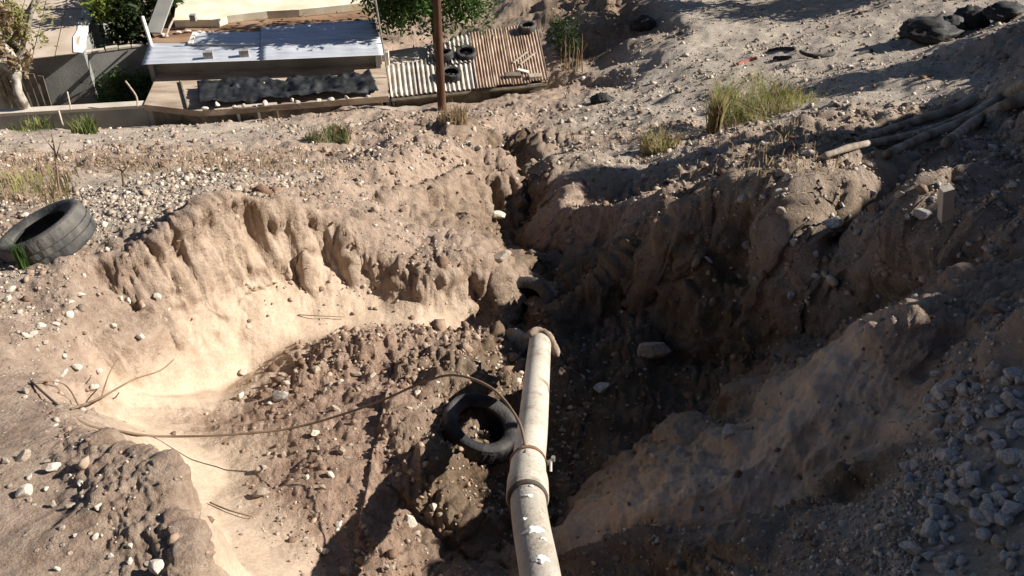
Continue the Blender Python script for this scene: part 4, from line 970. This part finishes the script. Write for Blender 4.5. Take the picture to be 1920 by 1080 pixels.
tree('leafy_tree', 'green feathery tree behind the pole shading the metal roof', (-2.3, 25.4, -11.8), (-2.25, 23.95, -7.85), (1.8, 1.1, 1.75), 12000, .085, 'leaf_green', 'bark_dark', 5, .14, clump=34, spread=.2)
tree('dark_tree', 'dark dense tree in the gap with lime young leaves on top', (-10.6, 25.6, -12.0), (-10.9, 25.3, -9.4), (1.0, 1.0, 1.3), 6000, .09, 'leaf_dark', 'bark_dark', 8, .12, clump=20, extra=('leaf_lime', 700, (-11.45, 24.4, -9.0), (.35, .35, .35)))
# pale bare tree
bt = thing('bare_tree', 'bare tree with blotched pale trunk in front of the tan roof', 'tree', Vector((-12.35, 21.2, -12)))
parts = [tube(smoothpath([Vector((-12.3, 21.2, -12.2)), P(40, 190, 21.8), P(28, 110, 21.8), P(12, 60, 21.8), P(0, 0, 21.8), P(-20, -80, 21.8)], 5), [.13 - .002 * i + .02 * math.sin(i * 1.7) for i in range(26)], 12)]
for pts_, r_ in (([P(22, 90, 21.8), P(45, 40, 21.7), P(72, -5, 21.6), P(110, -50, 21.6)], .11), ([P(30, 120, 21.8), P(50, 60, 21.5), P(60, 20, 21.5), P(66, -30, 21.5)], .07), ([P(30, 125, 21.8), P(15, 95, 21.5), P(-30, 50, 21.5)], .12), ([P(32, 140, 21.7), P(10, 125, 21.5), P(-30, 100, 21.4)], .09)):
    parts.append(tube(smoothpath(pts_, 4), [r_ * (1 - .5 * i / ((len(pts_) - 1) * 4)) for i in range((len(pts_) - 1) * 4 + 1)], 9))
V, F = join(parts); V = [v + Vector((random.uniform(-1, 1), random.uniform(-1, 1), random.uniform(-1, 1))) * .012 for v in V]
mesh_obj('trunk', V, F, M['bark_pale'], bt, smooth=True)
V, F, _ = leaves(900, P(30, 40, 21.4), (.7, .5, .9), .06, 19, 18, .15); plant_mesh('crown', V, F, 'leaf_olive', bt)
V, F, _ = leaves(1500, P(18, 70, 21.3), (.5, .4, 1.0), .07, 29, 22, .12); plant_mesh('dry_leaves', V, F, 'straw', bt)
# blade plants
def blades(n, base, h, spread, seed, width=.012, lean=.5, curve=.3):
    rs = np.random.default_rng(seed); V = []; F = []
    for i in range(n):
        a = rs.uniform(0, 2 * math.pi); r_ = spread * math.sqrt(rs.random()); bx_ = base[0] + r_ * math.cos(a); by_ = base[1] + r_ * math.sin(a); 
        bz_ = base[2] if len(base) == 3 else 0
        la = rs.uniform(0, 2 * math.pi); ln = abs(rs.normal(0, lean)); hh = h * rs.uniform(.5, 1.1); dx, dy = math.cos(la) * ln * hh, math.sin(la) * ln * hh
        wx_, wy_ = -math.sin(a + 1) * width, math.cos(a + 1) * width; k = len(V)
        m = (bx_ + dx * .35, by_ + dy * .35, bz_ + hh * .6); t_ = (bx_ + dx * (1 + curve), by_ + dy * (1 + curve), bz_ + hh)
        V += [(bx_ - wx_, by_ - wy_, bz_ - .05), (bx_ + wx_, by_ + wy_, bz_ - .05), (m[0] + wx_ * .8, m[1] + wy_ * .8, m[2]), (m[0] - wx_ * .8, m[1] - wy_ * .8, m[2]), t_]
        F += [(k, k + 1, k + 2, k + 3), (k + 3, k + 2, k + 4)]
    return V, F
def bush(label, px, py, h, spread, n, mats, seed, name='bush', cat='bush', lean=.5, width=.012, group=None):
    l_, _ = hit(px, py); t = thing(name, label, cat, l_, group)
    for k, mt in enumerate(mats):
        V, F = blades(n // len(mats), l_, h, spread, seed + k, width, lean); mesh_obj(('foliage', 'dry_stems', 'sprigs')[k], V, F, M[mt], t)['kind'] = 'stuff'
    return t
bush('yellow-green scrubby bush on the sunlit gravel above the gully', 1425, 214, .5, .85, 800, ['leaf_olive', 'straw', 'leaf_lime'], 3, lean=.75, width=.008)
bush('narrow upright green shrub standing close beside the scrubby bush', 1338, 248, .7, .10, 260, ['leaf_olive', 'straw'], 13, 'shrub', 'shrub', .16, .012)
bush('small green grass tuft on the path below the terrace house', 618, 262, .2, .38, 420, ['leaf_green', 'straw'], 23, 'grass_tuft', 'grass', .5, .012)
bush('low yellow weed on the gravel at the gully edge', 1235, 282, .3, .3, 320, ['leaf_olive', 'straw'], 33, 'weed', 'weed', .5, .01)
bush('pale straw tuft at the foot of the utility pole', 850, 228, .32, .26, 220, ['straw'], 43, 'weed', 'weed', .35, .01)
bush('green sprout growing beside the tyre on the rim', 48, 500, .24, .03, 40, ['leaf_green'], 53, 'sprout', 'plant', .22, .004)
bush('green climbing weed hanging at the parapet', 160, 250, .38, .25, 200, ['leaf_green', 'leaf_olive'], 63, 'weed', 'weed', .35, .012)
bush('pale green weed patch on the path above the rim tyre', 30, 372, .13, .5, 220, ['leaf_olive', 'straw'], 73, 'weed', 'weed', .6, .008)
bush('tall green weed in the shaded yard against the courtyard wall', 60, 246, .25, .5, 200, ['leaf_green', 'leaf_olive'], 83, 'weed', 'weed', .4, .012)
# green creeper in the courtyard in front of the grey wall
tree('creeper_shrub', 'sprawling green shrub in the shaded yard against the grey wall', (-10.2, 22.2, -11.9), (-10.1, 22.3, -10.75), (1.1, .4, .65), 2600, .07, 'leaf_green', 'bark_dark', 31, .04, 'shrub', 18, .25)
# dark shrub next to the shed with dry stalks
l_, _ = hit(1065, 118)
tree('dark_shrub', 'dark shaded shrub with dry stalks beside the rusty roof', l_, l_ + Vector((-.1, .2, .75)), (.45, .45, .7), 1000, .06, 'leaf_dark', 'bark_dark', 41, .05, 'shrub', 18, .25)
st = thing('dry_stalks', 'tall pale dry stalks in front of the dark shrub', 'stalks', hit(1070, 125)[0])
for k in range(9):
    b_ = hit(1052 + k * 5, 120 + (k * 13) % 22)[0]; V, F = tube([b_, b_ + Vector((random.uniform(-.05, .05), 0, .6)), b_ + Vector((random.uniform(-.12, .16), 0, random.uniform(.7, 1.15)))], [.02, .016, .008], 6); mesh_obj('stalk', V, F, M['straw'], st)
# thin dry stems on the left bank
for px0, py0, px1, py1, lb in ((108, 378, 97, 250, 'tall thin dry stem with forked top on the path edge'), (228, 350, 224, 312, 'short forked dry stem standing on the gravel path')):
    b_ = hit(px0, py0)[0]; dd = b_.y * CP - b_.z * SP; tp_ = P(px1, py1, dd * .985); mdl = b_.lerp(tp_, .6) + Vector((.02, 0, .02))
    V, F = join([tube(smoothpath([b_ - Vector((0, 0, .1)), mdl, tp_], 4), [.012 - .0009 * i for i in range(9)], 6), tube([mdl, mdl.lerp(tp_, .6) + Vector((.09, 0, .05))], [.007, .003], 5), tube([mdl.lerp(tp_, .3), tp_ + Vector((-.1, 0, .02))], [.006, .003], 5)])
    tag(recenter(mesh_obj('dry_weed', V, F, M['twig'], smooth=True)), lb, 'stem')
# dry grass (stuff): bank on the left, far bank edges
Vg, Fg = [], []
rs = np.random.default_rng(91)
for k in range(420):
    px = rs.uniform(0, 640); py = rs.uniform(285, 335) - px * .012 if k % 3 else rs.uniform(300, 318)
    b_ = hit(px, py)[0]; V, F = blades(3, b_, .075, .12, 1000 + k, .007, .8); o_ = len(Vg); Vg += V; Fg += [tuple(i + o_ for i in f) for f in F]
for k in range(280):
    px = rs.uniform(1080, 1560); py = rs.uniform(225, 330)
    b_ = hit(px, py)[0]; V, F = blades(4, b_, .06, .1, 3000 + k, .005, .9); o_ = len(Vg); Vg += V; Fg += [tuple(i + o_ for i in f) for f in F]
for k in range(140):
    px = rs.uniform(0, 130); py = rs.uniform(325, 385)
    b_ = hit(px, py)[0]; V, F = blades(4, b_, .09, .12, 5000 + k, .006, .6); o_ = len(Vg); Vg += V; Fg += [tuple(i + o_ for i in f) for f in F]
dg = mesh_obj('dry_grass', Vg, Fg, M['straw']); tag(dg, 'dry straw coloured grass over the far banks', 'grass', kind='stuff')

# ------------------------------------------------------------------ things on the upper right slope
def rootline(label, pxs, r0, r1, up=.05, name='root', mat='root', cat='root', group=None):
    pts = [on(a, b, up) for a, b in pxs]; pts = smoothpath(pts, 5); m = len(pts)
    V, F = tube(pts, [r0 + (r1 - r0) * i / (m - 1) + .003 * math.sin(i * 1.9) for i in range(m)], 10)
    return tag(recenter(mesh_obj(name, V, F, M[mat], smooth=True)), label, cat, group)
rootline('thick pale root running along the top of the shaded bank', [(1610, 272), (1680, 246), (1740, 228), (1790, 212), (1822, 192)], .035, .06)
rootline('dark root branching below the thick pale root', [(1660, 300), (1740, 262), (1810, 236), (1880, 190), (1930, 165)], .035, .07)
rootline('long thin root half buried under the thick pale one', [(1540, 305), (1600, 285), (1680, 268), (1760, 245), (1850, 205), (1930, 150)], .022, .05)
rootline('stout grey root climbing off the bank crest', [(1770, 280), (1830, 235), (1890, 205), (1935, 190)], .04, .07)
l_, _ = hit(1763, 415)
V, F = box(l_ + Vector((0, 0, .1)), .06, .05, .24, (.05, -.28, .1)); tag(recenter(mesh_obj('stub_post', V, F, M['concrete_pale'])), 'short square pale post standing in the shaded rubble', 'post')
def bag(label, px, py, wpx, hpx, seed, mat='bag', name='rubbish_bag'):
    l_, _ = hit(px, py); d = l_.y * CP - l_.z * SP; rx = wpx / FPX * d / 2; rz = hpx / FPX * d / 2
    bm = bmesh.new(); bmesh.ops.create_icosphere(bm, subdivisions=4, radius=1.0); co = np.array([v.co[:] for v in bm.verts])
    k = 1 + .34 * billow(co[:, 0] * 1.6 + seed, co[:, 1] * 1.6, co[:, 2] * 1.6, 4, seed, .6) * .6; co = co * k[:, None] * np.array([rx, rx * .8, rz]); co[:, 2] = np.maximum(co[:, 2], -rz * .55)
    V = co + np.array(l_) + np.array([0, 0, rz * .45]); F = [[w_.index for w_ in f.verts] for f in bm.faces]; bm.free()
    return tag(recenter(mesh_obj(name, V, F, M[mat], smooth=True)), label, 'bag')
bag('lumpy black rubbish bag with a trailing end at the road edge', 1742, 68, 88, 40, 2)
bag('rounded black rubbish bag in the middle of the row at the road edge', 1822, 50, 66, 44, 6)
bag('small black rubbish bag squeezed between the two larger ones', 1780, 58, 44, 34, 9)
bag('flatter black rubbish bag at the uphill end of the row', 1885, 32, 66, 30, 12)
rootline('frayed black rubber strip trailing from the rubbish bags', [(1672, 76), (1690, 72), (1715, 66)], .02, .06, .03, 'rubber_strip', 'bag', 'strip')
# torn tyre piece: arc
l_, _ = hit(1537, 108); d = l_.y * CP - l_.z * SP; ra = 31 / FPX * d
pts = [l_ + Vector((ra * math.cos(a), .75 * ra * math.sin(a) + .25, .04)) for a in np.linspace(math.pi * .98, math.pi * 2.06, 24)]
V, F = tube(pts, [.035 + .015 * math.sin(i / 23 * 3.14) for i in range(24)], 8); tag(recenter(mesh_obj('tyre_piece', V, F, M['rubber'], smooth=True)), 'curved strip of torn tyre lying on the gravel road', 'tyre piece')
rootline('black rubber scrap on the gravel next to the curved tyre strip', [(1440, 97), (1462, 93), (1490, 94)], .03, .05, .03, 'rubber_scrap', 'rubber', 'scrap')
rootline('short black rubber lump below the longer scrap', [(1452, 112), (1470, 111), (1484, 110)], .06, .05, .03, 'rubber_scrap', 'rubber', 'scrap')
rootline('faded red rag crumpled on the gravel road', [(1382, 122), (1400, 116), (1420, 110)], .04, .05, .02, 'red_rag', 'red_rag', 'rag')
rootline('dark rubber scrap beside the curved tyre strip, uphill side', [(1602, 106), (1618, 100), (1634, 97)], .03, .05, .02, 'rubber_scrap', 'rubber', 'scrap')
bag('small dark heap of rubbish where the side path drops', 1205, 52, 40, 26, 15, 'bag', 'rubbish_heap')
bag('low dark lump of rubbish at the head of the far gully', 1128, 192, 36, 20, 18, 'bag', 'rubbish_heap')

# ------------------------------------------------------------------ unseen trees added out of frame to cast shade on gravel and slope
for k, (spot, t_, rad, lb) in enumerate((((1490, 12), 6.0, (1.5, 1.3, 1.0), 'unseen tree added to shade the far end of the gravel road'), ((1165, 50), 5.2, (1.0, 1.0, .9), 'small unseen tree added to shade the hollow beside the shed'),
        ((1262, 312), 8.6, (.45, .45, .45), 'slender unseen tree added to shade the gully edge'), ((1740, 112), 5.4, (1.1, .8, .4), 'unseen tree added to shade the slope below the rubbish bags'), ((1880, 85), 5.0, (.8, .8, .4), 'unseen tree added to shade the ground by the uphill rubbish bag'))):
    g_ = hit(*spot)[0]; c_ = g_ + to_sun * t_; bz_ = gnd(c_.x, c_.y)
    tree('unseen_shade_tree', lb, (c_.x, c_.y, bz_), c_, rad, 3200, .11, 'leaf_green', 'bark_dark', 200 + k, .1, clump=20, spread=.3)
